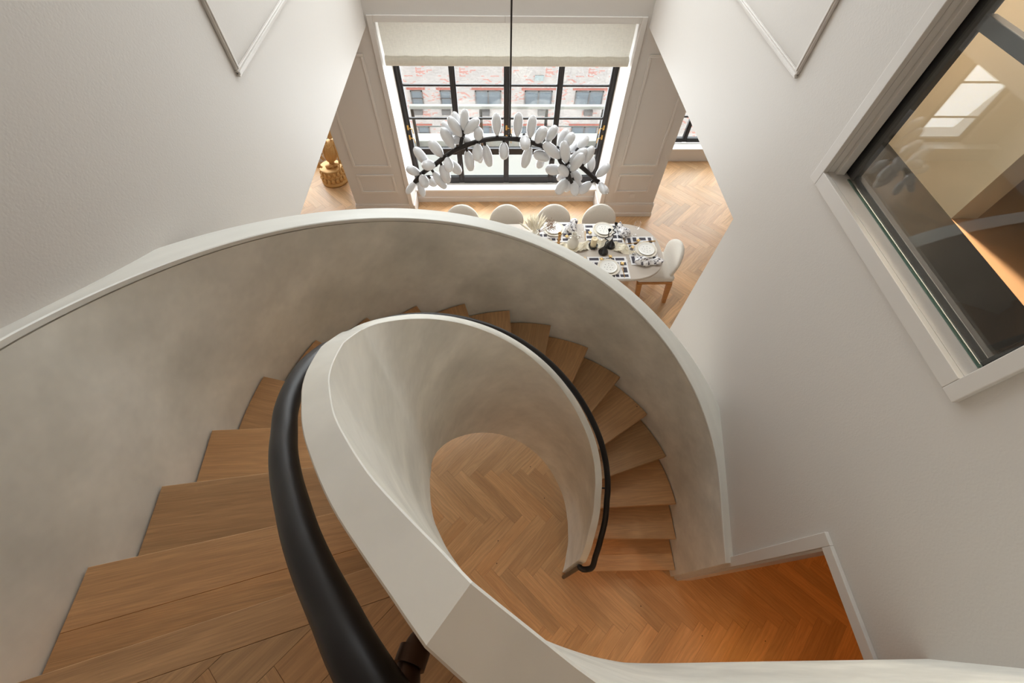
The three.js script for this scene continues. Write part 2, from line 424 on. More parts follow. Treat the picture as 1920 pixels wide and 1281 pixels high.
function frontPanel(x0, x1, y0, y1) {
  const w = 0.03, d = 0.014, z = ZW;
  moulding(wallFront, [rbx(x0, x1, y0, y0 + w, z, z + d), rbx(x0, x1, y1 - w, y1, z, z + d), rbx(x0, x0 + w, y0 + w, y1 - w, z, z + d), rbx(x1 - w, x1, y0 + w, y1 - w, z, z + d)]);
}
frontPanel(-1.925, -1.425, 0.85, 2.235); frontPanel(-1.925, -1.418, 0.435, 0.735);
frontPanel(1.672, 2.168, 0.85, 2.235); frontPanel(1.68, 2.162, 0.43, 0.73);
// outer walls and ceilings of the side rooms
const wallBays = structGroup('wall_bays');
for (const [a, b] of [[2.3, 5.4], [-5.2, -2.064]]) {
  const w0 = a > 0 ? 2.38 : -4.6, w1 = a > 0 ? 4.75 : -2.15;
  mesh('wall_under_window', bx(a, b, 0, 0.2, -6.75, -6.58), M.paint, wallBays);
  mesh('wall_over_window', bx(a, b, 2.35, 2.7, -6.75, -6.58), M.paint, wallBays);
  mesh('wall_beside_window', bx(a, w0, 0.2, 2.35, -6.75, -6.58), M.paint, wallBays);
  mesh('wall_beside_window', bx(w1, b, 0.2, 2.35, -6.75, -6.58), M.paint, wallBays);
  mesh('bay_bench', bx(a, b, 0, 0.215, -6.58, -6.454), M.trim, wallBays);
  mesh('bay_sill', rbx(a, b, 0.215, 0.235, -6.62, -6.44, 0.004), M.sillWhite, wallBays);
}
struct('wall_far_right', bx(5.4, 5.55, -0.2, SOFFIT + 0.2, -6.75, 3), M.paint);
struct('wall_far_left', bx(-5.35, -5.2, -0.2, SOFFIT + 0.2, -6.75, 3), M.paint);
struct('wall_back', bx(-5.35, 5.55, -0.2, TOP, 3, 3.15), M.paint);
struct('wall_hall', bx(XR + TH, 5.4, 0, SOFFIT, -1.25, -1.1), M.paint);
struct('wall_left_room', bx(-5.2, XL - 0.14, 0, SOFFIT, -1.25, -1.1), M.paint);
const ceiling = structGroup('ceiling');
mesh('right_room_ceiling', bx(XR + TH, 5.55, SOFFIT, 3.185, -6.75, 3.15), M.paint, ceiling);
mesh('left_room_ceiling', bx(-5.35, XL - 0.14, SOFFIT, 3.185, -6.75, 3.15), M.paint, ceiling);
mesh('void_ceiling', bx(-5.35, 5.55, TOP, TOP + 0.15, -3.8, 3.15), M.paint, ceiling);
mesh('void_ceiling', bx(-5.35, 5.55, TOP, TOP + 0.15, -5.5, -5.0), M.paint, ceiling);
mesh('void_ceiling', bx(-5.35, -1.12, TOP, TOP + 0.15, -5.0, -3.8), M.paint, ceiling);
mesh('void_ceiling', bx(1.38, 5.55, TOP, TOP + 0.15, -5.0, -3.8), M.paint, ceiling);
const skylight = structGroup('window_6');
mesh('pane', bx(-1.12, 1.38, TOP + 0.1, TOP + 0.106, -5.0, -3.8), M.glass, skylight);
for (const x of [-0.29, 0.55]) mesh('glazing_bar', rbx(x - 0.02, x + 0.02, TOP + 0.05, TOP + 0.1, -5.0, -3.8, 0.004), M.steel, skylight);
mesh('wall_soffit', bx(XL - 0.14, XL, SOFFIT - 0.004, SOFFIT, ZW, -2.25), M.paint, ceiling);
mesh('wall_soffit', bx(XR, XR + TH, SOFFIT - 0.004, SOFFIT, ZW, -2.23), M.paint, ceiling);
struct('wall_upper_left_room', bx(-5.35, -5.2, 3.185, TOP, -5.5, 3.15), M.paint);
// room behind the internal window
struct('wall_upper_right_room', bx(4.4, 4.55, 3.185, TOP, -5.5, 3.15), M.beige);
struct('wall_upper_right_end', bx(XR + TH, 4.4, 3.185, TOP, -3.2, -3.05), M.beige);
struct('wall_closet', bx(2.0, 2.12, UP, TOP, -3.05, -1.43), M.beige);
const upFloor = structGroup('floor_upper_room');
mesh('stone_strip', bx(XR + TH, 2.0, 3.185, UP, -3.05, 3), M.darkStone, upFloor);
mesh('wood_floor', bx(2.0, 4.4, 3.185, UP, -3.05, 3), M.tan, upFloor);

// baseboards
function baseboard(name, x0, x1, z0, z1) {
  const o = structGroup(name);
  mesh('skirting', bx(x0, x1, 0, 0.215, z0, z1), M.trim, o);
  mesh('skirting_cap', rbx(x0 + 0.004, x1 - 0.004, 0.215, 0.24, z0, z1 - 0.008, 0.006), M.trim, o);
  mesh('skirting_foot', rbx(x0 - 0.008, x1 + 0.008, 0, 0.07, z0, z1 + 0.009, 0.006), M.trim, o);
}
baseboard('baseboard_left', PL0 - 0.016, PL1 - 0.06, -6.4, ZW + 0.018);
baseboard('baseboard_right', PR0 + 0.06, PR1 + 0.016, -6.4, ZW + 0.018);
const bench = structGroup('baseboard_window');
mesh('bench_front', bx(PL1, PR0, 0, 0.205, -5.6, -5.455), M.trim, bench);
mesh('bench_skirting', rbx(PL1, PR0, 0, 0.085, -5.46, -5.44, 0.005), M.trim, bench);
mesh('bench_rail', rbx(PL1, PR0, 0.15, 0.205, -5.46, -5.446, 0.004), M.trim, bench);
mesh('bench_top', rbx(PL1, PR0, 0.205, 0.23, -5.66, -5.432, 0.005), M.sillWhite, bench);
for (const [x0, x1] of [[PL1, PL1 + 0.018], [PR0 - 0.018, PR0]]) mesh('reveal_skirting', rbx(x0, x1, 0, 0.21, -5.44, ZW + 0.005, 0.004), M.trim, bench);

// casings
const casing = structGroup('trim_1');
mesh('casing_board', rbx(-1.296, PL1, 0.24, 2.588, ZW, ZW + 0.022, 0.004), M.trim, casing);
mesh('casing_board', rbx(PR0, 1.555, 0.24, 2.588, ZW, ZW + 0.022, 0.004), M.trim, casing);
mesh('casing_board', rbx(PL1 + 0.001, 0.095, 2.528, 2.588, ZW, ZW + 0.022, 0.003), M.trim, casing);
mesh('casing_board', rbx(0.0965, PR0 - 0.001, 2.528, 2.588, ZW, ZW + 0.022, 0.003), M.trim, casing);
const doorTrim = structGroup('trim_2');
mesh('casing_board', rbx(XR - 0.02, XR, 0, DH + 0.066, DZ0 - 0.062, DZ0, 0.003), M.trim, doorTrim);
mesh('casing_board', rbx(XR - 0.02, XR, DH, DH + 0.066, DZ0 + 0.0005, DZ1, 0.003), M.trim, doorTrim);
mesh('casing_board', rbx(XR - 0.02, XR, 0, DH + 0.066, DZ1, DZ1 + 0.062, 0.003), M.trim, doorTrim);
mesh('jamb_lining', bx(XR, XR + TH, 0, DH, DZ0, DZ0 + 0.012), M.trim, doorTrim);
mesh('jamb_lining', bx(XR, XR + TH, 0, DH, DZ1 - 0.012, DZ1), M.trim, doorTrim);
mesh('head_lining', bx(XR, XR + TH, DH - 0.012, DH, DZ0 + 0.012, DZ1 - 0.012), M.trim, doorTrim);
const glassTrim = structGroup('trim_3');
mesh('casing_board', rbx(XR - 0.024, XR, IY0 - 0.07, IY1, IZ0 - 0.058, IZ0, 0.003), M.trim, glassTrim);
mesh('casing_board', rbx(XR - 0.024, XR, IY0 - 0.07, IY0, IZ0 + 0.0005, IZ1 - 0.0005, 0.003), M.trim, glassTrim);
mesh('casing_board', rbx(XR - 0.024, XR, IY0 - 0.07, IY1, IZ1, IZ1 + 0.058, 0.003), M.trim, glassTrim);
mesh('casing_board', rbx(XR - 0.024, XR, IY1, IY1 + 0.06, IZ0 - 0.058, IZ1 + 0.058, 0.003), M.trim, glassTrim);
mesh('jamb_step', rbx(XR + 0.03, XR + 0.07, IY0, IY1, IZ0, IZ0 + 0.022, 0.002), M.trim, glassTrim);

// ------------------------------------------------------------------ windows
function pane(parent, x0, x1, y0, y1, z) { mesh('pane', bx(x0, x1, y0, y1, z - 0.002, z + 0.002), M.glass, parent); }
function gridWindow(name, xs, ys, z, mull, bar, thick) {       // xs: mullion centres, ys: bar heights with their half-depths
  const w = structGroup(name), d = 0.05;
  xs.forEach((x, i) => {
    mesh(i === 0 || i === xs.length - 1 ? 'frame' : 'mullion', rbx(x - mull / 2, x + mull / 2, ys[0][0] - ys[0][1], ys[ys.length - 1][0] + ys[ys.length - 1][1], z - d / 2, z + d / 2, 0.004), M.steel, w);
    mesh('glazing_bead', rbx(x - mull / 6, x + mull / 6, ys[0][0], ys[ys.length - 1][0], z + d / 2, z + d / 2 + 0.014, 0.003), M.steel, w);
  });
  for (let i = 0; i < xs.length - 1; i++) {
    const a = xs[i] + mull / 2, b = xs[i + 1] - mull / 2;
    ys.forEach(([y, h], j) => {
      mesh(h > 0.03 ? 'rail' : 'glazing_bar', rbx(a, b, y - h, y + h, z - (h > 0.03 ? 0.03 : 0.012), z + (h > 0.03 ? 0.03 : 0.012), 0.003), M.steel, w);
      if (j < ys.length - 1) pane(w, a, b, y + h, ys[j + 1][0] - ys[j + 1][1], z);
    });
  }
  return w;
}
const win1 = gridWindow('window_1', [-1.2, -0.5425, 0.128, 0.7985, 1.457], [[0.283, 0.05], [0.755, 0.046], [1.228, 0.011], [1.653, 0.011], [2.08, 0.011], [2.5, 0.03]], -5.62, 0.074);
for (const x of [-1.2, 0.128, 1.457]) for (const y of [0.98, 1.12]) {
  const s = x > 1 ? -1 : 1;
  const h = mesh('handle', merge([rbx(x - 0.012, x + 0.012, y - 0.035, y + 0.035, -5.6, -5.578, 0.004), rod(V(x, y, -5.585), V(x + s * 0.06, y - 0.01, -5.56), 0.006), rod(V(x + s * 0.06, y - 0.01, -5.56), V(x + s * 0.065, y - 0.07, -5.56), 0.006)]), M.brass, win1);
  h.userData.label = 'brass casement latch';
}
gridWindow('window_2', [2.42, 3.13, 3.84, 4.71], [[0.27, 0.035], [0.66, 0.012], [1.2, 0.012], [1.7, 0.012], [2.32, 0.03]], -6.66, 0.07);
gridWindow('window_3', [-4.56, -3.7, -2.85, -2.19], [[0.27, 0.035], [0.66, 0.012], [1.2, 0.012], [1.7, 0.012], [2.32, 0.03]], -6.66, 0.07);
gridWindow('window_4', [-1.11, -0.3, 0.55, 1.38], [[3.23, 0.03], [3.95, 0.012], [4.7, 0.012], [5.52, 0.03]], -5.28, 0.07);
// internal window in the right wall
const win5 = structGroup('window_5');
mesh('pane', bx(1.658, 1.668, 3.2, IY1, IZ0 + 0.06, IZ1 - 0.04), M.glass, win5);
mesh('pane_edge', bx(1.657, 1.669, 3.196, 3.2, IZ0 + 0.06, IZ1 - 0.04), M.greenEdge, win5);
mesh('frame', rbx(1.672, 1.7, 3.2, IY1, IZ0, IZ0 + 0.075, 0.003), M.steel, win5);
mesh('frame', rbx(1.672, 1.7, 3.2, IY1, IZ1 - 0.06, IZ1, 0.003), M.steel, win5);
mesh('rail', rbx(1.68, 1.71, 3.2, 3.225, IZ0 + 0.075, IZ1 - 0.06, 0.003), M.steel, win5);
mesh('rail', rbx(1.672, 1.71, 3.825, 3.872, IZ0 + 0.075, IZ1 - 0.06, 0.004), M.steel, win5);

// roman blind, half drawn
{
  const t = thing('roman_blind', 'cream linen roman blind half drawn over the tall window', 'blind', [0, 0, 0]);
  const prof = [];
  for (let i = 0; i <= 20; i++) prof.push([-5.2 + 0.012 * Math.sin(i / 20 * Math.PI), 2.515 - (2.515 - 2.17) * i / 20]);
  const sheet = (pts, x0, x1, n, wave) => {
    const pos = [], uv = [], idx = [];
    for (let i = 0; i <= n; i++) pts.forEach(([z, y], j) => { const x = x0 + (x1 - x0) * i / n; pos.push(x, y + (wave ? wave(x, j) : 0), z); uv.push(x, y + z); });
    const m = pts.length;
    for (let i = 0; i < n; i++) for (let j = 0; j < m - 1; j++) { const a = i * m + j; idx.push(a, a + 1, a + m, a + 1, a + m + 1, a + m); }
    const g = new THREE.BufferGeometry();
    g.setAttribute('position', new THREE.Float32BufferAttribute(pos, 3)); g.setAttribute('uv', new THREE.Float32BufferAttribute(uv, 2)); g.setIndex(idx); g.computeVertexNormals();
    return g;
  };
  mesh('panel', sheet(prof, -1.215, 1.474, 60), M.linen, t);
  const tuck = (x, j) => (j < 3 ? -0.007 * Math.abs(Math.sin((x + 1.215) / 0.224 * Math.PI)) : 0);
  mesh('bottom_fold', sheet([[-5.192, 2.178], [-5.165, 2.172], [-5.15, 2.155], [-5.148, 2.11], [-5.158, 2.088], [-5.18, 2.082], [-5.2, 2.09], [-5.205, 2.17]], -1.215, 1.474, 96, tuck), M.linen, t);
  mesh('head_rail', rbx(-1.22, 1.48, 2.505, 2.527, -5.225, -5.16, 0.004), M.trim, t);
}
tag(mesh('socket_plate', rbx(1.91, 1.99, 0.335, 0.4, ZW, ZW + 0.006, 0.003), M.trim), 'blank white socket plate on the right pier near the skirting', 'socket');

// ------------------------------------------------------------------ outside: balcony, railing, building across the street
const terrace = tag(mesh('balcony_floor', bx(-1.44, 1.74, 0.0, 0.1, -6.95, -5.66), M.concrete), 'pale concrete balcony floor outside the tall window', 'balcony');
mesh('kerb', rbx(-1.44, 1.74, 0.1, 0.2, -6.95, -6.72, 0.01), M.concrete, terrace);
{
  const t = thing('balcony_railing', 'grey metal railing standing outside the tall window', 'railing', [0, 0, 0]);
  mesh('top_rail', rbx(-1.34, 1.7, 0.8, 0.85, -6.67, -6.6, 0.012), M.concrete, t);
  mesh('lower_rail', rbx(-1.34, 1.7, 0.5, 0.515, -6.645, -6.63, 0.004), M.greyMetal, t);
  for (const x of [-1.31, -0.25, 0.78, 1.67]) mesh('post', rbx(x - 0.022, x + 0.022, 0.1, 0.8, -6.66, -6.615, 0.004), M.steel, t);
}
{
  const t = thing('opposite_building', 'white painted brick building across the street seen through the window', 'building', [0, 0, -34]);
  mesh('facade', bx(-30, 30, -34, -5, -3, 0), M.brick, t);
  const rows = [[-13.0, -14.2, [[-6.6, -5.69], [-4.35, -3.5], [-1.66, 0.36], [2.17, 4.32], [6.11, 8.3], [-10.5, -9.2], [10.3, 12.4]]], [-15.85, -17.0, [[-6.48, -5.55], [-4.35, -3.5], [-1.5, 0.36], [1.89, 3.9], [6.17, 8.34], [-10.5, -9.2], [10.3, 12.4]]], [-18.7, -19.9, [[-6.5, -5.6], [-1.6, 0.4], [2.1, 4.2], [6.1, 8.3]]]];
  for (const [y1, y0, list] of rows) for (const [a, b] of list) {
    const w = mesh('window', merge([bx(a, b, y1 - 0.07, y1, 0, 0.09), bx(a, b, y0, y0 + 0.08, 0, 0.12), bx(a, a + 0.08, y0, y1, 0, 0.09), bx(b - 0.08, b, y0, y1, 0, 0.09), b - a > 1.5 ? bx((a + b) / 2 - 0.05, (a + b) / 2 + 0.05, y0, y1, 0, 0.09) : bx(a, b, (y0 + y1) / 2 - 0.03, (y0 + y1) / 2 + 0.03, 0, 0.09)]), M.farFrame, t);
    mesh('window_pane', bx(a, b, y0, y1, 0, 0.03), M.farGlass, w);
    mesh('lintel', bx(a - 0.25, b + 0.25, y1 + 0.05, y1 + 0.2, 0, 0.03), M.redBrick, t);
    mesh('window_ledge', bx(a - 0.1, b + 0.1, y0 - 0.1, y0, 0, 0.16), M.concrete, t);
  }
  for (const [x, y] of [[-6.2, -14.55], [-4.0, -14.55], [-0.9, -14.6], [3.6, -14.6], [7.3, -14.6]]) mesh('air_conditioner', merge([bx(x - 0.34, x + 0.34, y - 0.16, y + 0.2, 0, 0.4), bx(x - 0.3, x + 0.3, y - 0.12, y + 0.16, 0.4, 0.42)]), M.farFrame, t);
  mesh('vent', bx(2.88, 3.55, -12.25, -11.88, 0, 0.06), M.greyMetal, t);
}

// ------------------------------------------------------------------ the winding stair
const CX = 0.137, CZ = -0.7476, RO = 1.406, RISE = 0.1778, TW = 0.046;
const innerPts = [[0.548, -0.33], [0.572, -0.39], [0.593, -0.466], [0.613, -0.535], [0.627, -0.6]];
for (let a = -8; a < 193; a += 6) innerPts.push([CX + 0.5 * Math.cos(a * Math.PI / 180), CZ - 0.5 * Math.sin(a * Math.PI / 180)]);
innerPts.push([-0.349, -0.633], [-0.339, -0.552], [-0.32, -0.448], [-0.296, -0.364], [-0.27, -0.31], [-0.23, -0.242], [-0.179, -0.177], [-0.132, -0.124], [-0.086, -0.08], [-0.045, -0.043], [-0.02, -0.02], [0.001, -0.005], [0.026, 0.013], [0.058, 0.035], [0.1, 0.058], [0.155, 0.079], [0.232, 0.106], [0.321, 0.132], [0.409, 0.15], [0.463, 0.157], [0.6, 0.162], [0.9, 0.166], [1.62, 0.177]);
const inner = new Track(spline(innerPts, 8));
const sTop = [0, 0.085, 0.178, 0.28, 0.409, 0.506, 0.6, 0.767, 0.941, 1.092, 1.226, 1.367, 1.562, 1.727, 1.856, 2.005, 2.135, 2.251, 2.353, 2.44, 2.5, 2.571, 2.683, 2.748, 2.836];
const yTop = [1.06, 1.2, 1.29, 1.37, 1.478, 1.558, 1.652, 1.822, 2.038, 2.242, 2.424, 2.614, 2.868, 3.078, 3.238, 3.424, 3.58, 3.703, 3.785, 3.85, 3.895, 3.949, 4.035, 4.083, 4.15];
const SEAM = 2.836, innerTop = (s) => (s >= SEAM ? 4.15 : interp(s, sTop, yTop));
const sBot = [0, 0.48, 0.56, 0.633, 0.792, 0.971, 1.169, 1.343, 1.507, 1.681, 1.806, 1.975, 2.1, 2.197, 2.304, 2.4, 5];
const yBot = [0, 0, 0.07, 0.155, 0.345, 0.612, 0.9, 1.151, 1.39, 1.651, 1.855, 2.126, 2.31, 2.407, 2.463, 2.498, 2.5];
const innerBot = (s) => interp(s, sBot, yBot);
const outerPts = [[1.5405, -0.27], [1.5415, -0.5]];
for (let a = 0; a <= 180; a += 6) outerPts.push([CX + RO * Math.cos(a * Math.PI / 180), CZ - RO * Math.sin(a * Math.PI / 180)]);
outerPts.push([-1.262, -0.6], [-1.253, -0.433], [-1.238, -0.156], [-1.233, 0.1], [-1.23, 0.4], [-1.23, 1.2]);
const outer = new Track(spline(outerPts, 8));
const outerTop = (s) => (s < 5 ? 0.00157 * s ** 3 - 0.00568 * s * s + 0.4613 * s + 1.15 : Math.min(3.51 + (s - 5) * 0.5, 4.15));
const stair = thing('winding_staircase', 'plastered winding staircase with oak treads and black handrail', 'staircase');
const nosing = [                                              // outer end of each nosing, then a second point that fixes its direction
  [1.5405, -0.31, 0.6, -0.318], [1.542, -0.537, 0.881, -0.552],
  ...[2.1, 17.6, 32.6, 47.9, 62.6, 77.4, 92.2, 107.1, 122.1, 136.9, 151.6, 166.3, 181.2].map((a) => { const c = Math.cos(a * Math.PI / 180), s = Math.sin(a * Math.PI / 180); return [CX + RO * c, CZ - RO * s, CX + 0.9 * c, CZ - 0.9 * s]; }),
  [-1.253, -0.433, -0.716, -0.492], [-1.238, -0.156, -0.54, -0.293], [-1.235, 0.13, -0.36, -0.115],
].map(([ox, oz, ix, iz], n) => {
  let end = [ix, iz];
  if (n > 0) {                                                 // run on to the tread side of the inner wall
    const dx = ix - ox, dz = iz - oz;
    let best = 9;
    for (let s = 0.05; s < 3; s += 0.004) {
      const p = inner.off(s, TW + 0.004), cross = Math.abs((p[0] - ox) * dz - (p[1] - oz) * dx) / Math.hypot(dx, dz), t = ((p[0] - ox) * dx + (p[1] - oz) * dz) / (dx * dx + dz * dz);
      if (t > 0.4 && t < 2.2 && cross < best && Math.abs(innerTop(s) - (n + 1) * RISE - 0.8) < 0.55) { best = cross; end = p; }
    }
  }
  return { o: [ox, oz], i: end, so: outer.nearest(ox, oz), si: inner.nearest(end[0], end[1]), y: (n + 1) * RISE };
});
function treadOutline(a, b, back) {                            // from nosing a back to nosing b
  const line = [], k = 10, gap = 0.008;
  for (let j = 0; j <= k; j++) line.push(outer.off(a.so + (b.so + back - a.so) * j / k, -gap));
  for (let j = k; j >= 0; j--) line.push(inner.off(Math.max(0.0, a.si + (b.si + back * 0.5 - a.si) * j / k), TW + gap));
  return line;
}
const treadOak = [[255, 250, 244], [238, 232, 224], [247, 238, 226], [228, 224, 218]].map(([r, g, b]) => { const m = M.oak.clone(); m.color = rgb(r, g, b); return m; });
for (let n = 0; n < 17; n++) {
  const a = nosing[n], b = nosing[n + 1], dx = a.i[0] - a.o[0], dz = a.i[1] - a.o[1], out = treadOutline(a, b, 0.045);
  if (n === 0) out[out.length - 1] = [0.6, -0.318];
  const halves = n === 0 || n === 16 ? 2 : 1, k = 10;
  for (let h = 0; h < halves; h++) {
    const lo = Math.round(k * h / halves), hi = Math.round(k * (h + 1) / halves);
    const piece = [...out.slice(lo, hi + 1), ...out.slice(2 * k + 1 - hi, 2 * k + 2 - lo)];
    mesh('tread', grainUV(slab(piece, a.y - 0.04, a.y, halves > 1 ? 0.0018 : 0.0035), dx, dz, rnd() * 1.5, rnd() * 0.5), treadOak[(n * 5 + h * 2) % 4], stair);
  }
  const set = 0.03, ro = outer.off(a.so + set, -0.004), ri = n ? inner.off(a.si + set * 0.7, TW + 0.004) : [0.61, -0.345], ro2 = outer.off(a.so + set + 0.02, -0.004), ri2 = n ? inner.off(a.si + set * 0.7 + 0.014, TW + 0.004) : [0.61, -0.365];
  mesh('riser', grainUV(slab([ro, ro2, ri2, ri], a.y - RISE, a.y - 0.04, 0), dx, dz, rnd(), rnd()), M.oak, stair);
}
{
  // landing edge: last riser and its nosing board
  const a = nosing[17], dx = a.i[0] - a.o[0], dz = a.i[1] - a.o[1], l = Math.hypot(dx, dz), nx = -dz / l, nz = dx / l, sgn = nz < 0 ? -1 : 1, w = 0.082 * sgn;
  const o = outer.off(a.so, -0.005);
  mesh('landing_nosing', grainUV(slab([o, [o[0] + nx * w, o[1] + nz * w], [a.i[0] + nx * w, a.i[1] + nz * w], a.i], UP - 0.04, UP, 0.0012), dx, dz, 0.4, 0.2), M.oak, stair);
  const q = 0.03 * sgn, r = 0.05 * sgn;
  mesh('riser', grainUV(slab([[o[0] + nx * q, o[1] + nz * q], [o[0] + nx * r, o[1] + nz * r], [a.i[0] + nx * r, a.i[1] + nz * r], [a.i[0] + nx * q, a.i[1] + nz * q]], a.y - RISE, a.y - 0.04, 0), dx, dz, 0.1, 0.3), M.oak, stair);
  // landing slab and its herringbone
  const edge = [];
  for (let s = a.si + 0.03; s <= inner.length; s += 0.04) edge.push(inner.off(s, TW - 0.01));
  edge.push([XR, 0.22]);
  const land = structGroup('floor_landing');
  mesh('landing_slab', metreUV(slab([[XL, o[1] + nz * w], [o[0] + nx * w, o[1] + nz * w], ...edge, [XR, 3], [XL, 3]], 2.505, UP - 0.012, 0)), M.subfloor, land);
  mesh('landing_ceiling', metreUV(slab([[XL, o[1] + nz * r], [o[0] + nx * r, o[1] + nz * r], ...edge, [XR, 3], [XL, 3]], 2.49, 2.505, 0)), M.paint, land);
  mesh('upper_room_floor', bx(-5.2, XL - 0.14, 3.185, UP, -5.4, 3), M.tan, land);
  let count = 0;
  herringbone(-1.3, 1.59, -0.3, 2.2, -0.62, 0.16, (poly, du, dv, tone) => {
    let p = clip(poly, nx * sgn, nz * sgn, (o[0] + nx * (w + 0.0003 * sgn)) * nx * sgn + (o[1] + nz * (w + 0.0003 * sgn)) * nz * sgn);
    p = clip(p, 1, 0, -1.226);
    if (p.length < 3) return;
    const cx = p.reduce((c, v) => c + v[0], 0) / p.length, cz = p.reduce((c, v) => c + v[1], 0) / p.length, s = inner.nearest(cx, cz, 2.45), on = inner.off(s, TW - 0.004), m = inner.normal(s);
    p = clip(p, m[0], m[1], on[0] * m[0] + on[1] * m[1]);
    if (p.length < 3 || count > 280) return;
    count++;
    mesh('plank', plankGeo(p, UP, du, dv, tone), M.oakFloor, land);
  });
}
// outer wall and its cap, with a shadow gap between them
const nosY = (s) => interp(s, nosing.map((v) => v.so), nosing.map((v) => v.y));
mesh('outer_wall', sweep(outer, 0, outer.length, 0.035, (s) => { const t = outerTop(s) - 0.004, b = Math.max(0, nosY(s) - 0.5); return [[0, b], [0, t], [0.1, t], [0.1, b]]; }), M.plaster, stair);
mesh('outer_cap', sweep(outer, 0, outer.length, 0.035, (s) => { const t = outerTop(s) + 0.024, b = outerTop(s) + 0.003, k = Math.min(1, Math.max(0, (Math.abs(s - 2.68) - 0.9) / 1.3)), w = 0.103 + 0.045 * k * k * (3 - 2 * k); return [[-0.003, b], [-0.003, t - 0.004], [0.001, t], [w - 0.012, t], [w - 0.003, t - 0.003], [w, t - 0.01], [w, b]]; }), M.capPlaster, stair);
mesh('cap_spacer', sweep(outer, 0, outer.length, 0.06, (s) => { const t = outerTop(s); return [[0.008, t - 0.006], [0.008, t + 0.004], [0.09, t + 0.004], [0.09, t - 0.006]]; }), M.plaster, stair);
// inner wall: the sloping part and the level part along the landing
const section = (s) => { const t = innerTop(s), b = innerBot(s), e = 0.0018; return [[0, b], [0, t - e], [e, t], [TW - e, t], [TW, t - e], [TW, b]]; };
mesh('inner_wall', sweep(inner, 0, SEAM, 0.02, section), M.plaster, stair);
mesh('landing_balustrade', sweep(inner, SEAM, inner.length, 0.02, section), M.plaster, stair);
// soffit under the treads
{
  const rows = 60, pos = [], uv = [], idx = [];
  for (let k = 0; k <= rows; k++) {
    const f = k / rows * 16.4 + 0.8, n = Math.min(16, Math.floor(f)), t = f - n, A = nosing[n], B = nosing[n + 1];
    const so = A.so + (B.so - A.so) * t, si = Math.max(0.02, A.si + (B.si - A.si) * t), p = outer.off(so, 0.02), q = inner.off(si, 0.02);
    pos.push(p[0], Math.max(0.01, nosY(so) - 0.48), p[1], q[0], Math.max(0.012, innerBot(si) + 0.004), q[1]);
    uv.push(so, 0, so, 1);
    if (k) { const a = 2 * k - 2; idx.push(a, a + 1, a + 2, a + 1, a + 3, a + 2); }
  }
  const g = new THREE.BufferGeometry();
  g.setAttribute('position', new THREE.Float32BufferAttribute(pos, 3)); g.setAttribute('uv', new THREE.Float32BufferAttribute(uv, 2)); g.setIndex(idx); g.computeVertexNormals();
  mesh('stair_soffit', g, M.plaster, stair);
}
// handrail, its end post and brackets
{
  const D = 0.0205, pts = [], lift = (s) => innerTop(s) - 0.066;
  const end = inner.off(0, 0.099);
  pts.push(V(0.556, 0.965, -0.29), V(0.575, 0.962, -0.275), V(0.602, 0.965, -0.272), V(end[0] + 0.0, 1.0, end[1] + 0.012));
  const soft = (s) => (lift(s - 0.04) + lift(s - 0.02) + lift(s) + lift(s + 0.02) + lift(s + 0.04)) / 5;
  for (let s = 0.05; s < inner.length - 0.05; s += 0.05) { const p = inner.off(s, 0.099); pts.push(V(p[0], s < 0.12 ? lift(s) : soft(s), p[1])); }
  const curve = new THREE.CatmullRomCurve3(pts, false, 'centripetal');
  const rail = mesh('handrail', new THREE.TubeGeometry(curve, 420, D, 18, false), M.blackRail, stair);
  mesh('end_post', merge([rod(V(0.556, 0, -0.29), V(0.556, 0.965, -0.29), 0.0165, 0.0165, 16), new THREE.SphereGeometry(0.0185, 16, 10).translate(0.556, 0.965, -0.29)]), M.blackRail, rail);
  for (const s of [0.42, 1.15, 1.9]) {
    const y = soft(s) - 0.012, a = inner.off(s, TW), b = inner.off(s, 0.09);
    mesh('bracket', rod(V(a[0], y, a[1]), V(b[0], y, b[1]), 0.006), M.blackRail, rail);
  }
  // large upper bracket with a collar
  const stem = new THREE.CatmullRomCurve3([V(-0.058, 4.006, 0.006), V(-0.075, 4.014, 0.018), V(-0.081, 4.02, 0.034), V(-0.079, 4.034, 0.048), V(-0.083, 4.072, 0.057)]);
  const bracket = mesh('bracket', new THREE.TubeGeometry(stem, 32, 0.0105, 16), M.bronze, rail);
  mesh('collar', rod(V(-0.0775, 4.0155, 0.022), V(-0.081, 4.02, 0.034), 0.0138, 0.0138, 24), M.bronze, bracket);
}

// ------------------------------------------------------------------ lamps in the place
function downlight(x, y, z, power, color, label) {
  const t = thing('recessed_downlight', label, 'light', [x, y, z]);
  mesh('trim_ring', new THREE.TorusGeometry(0.055, 0.006, 8, 28).rotateX(Math.PI / 2), M.trim, t);
  mesh('lens', new THREE.CylinderGeometry(0.05, 0.05, 0.004, 24), M.lamp, t);
  const l = new THREE.SpotLight(color, power, 0, 1.15, 0.6, 2);
  l.position.set(x, y - 0.02, z);
  l.target.position.set(x, 0, z);
  l.shadow.radius = 3;
  l.castShadow = true;
  scene.add(l, l.target);
}
downlight(2.95, SOFFIT - 0.006, 0.6, 5, new THREE.Color().setRGB(1, 0.36, 0.06), 'warm ceiling downlight in the hall behind the doorway');
downlight(0.6, 2.486, 1.0, 1.8, new THREE.Color().setRGB(1, 0.5, 0.16), 'warm ceiling downlight under the landing');
downlight(-0.5, 2.486, 0.95, 3.6, new THREE.Color().setRGB(1, 0.8, 0.58), 'ceiling downlight under the landing beside the stair foot');
downlight(0.5, 2.486, 2.2, 5.5, new THREE.Color().setRGB(1, 0.8, 0.58), 'ceiling downlight under the landing by the back wall');
downlight(-0.7, TOP - 0.006, 1.1, 1.6, new THREE.Color().setRGB(1, 0.45, 0.12), 'warm ceiling downlight above the landing at the stair head');
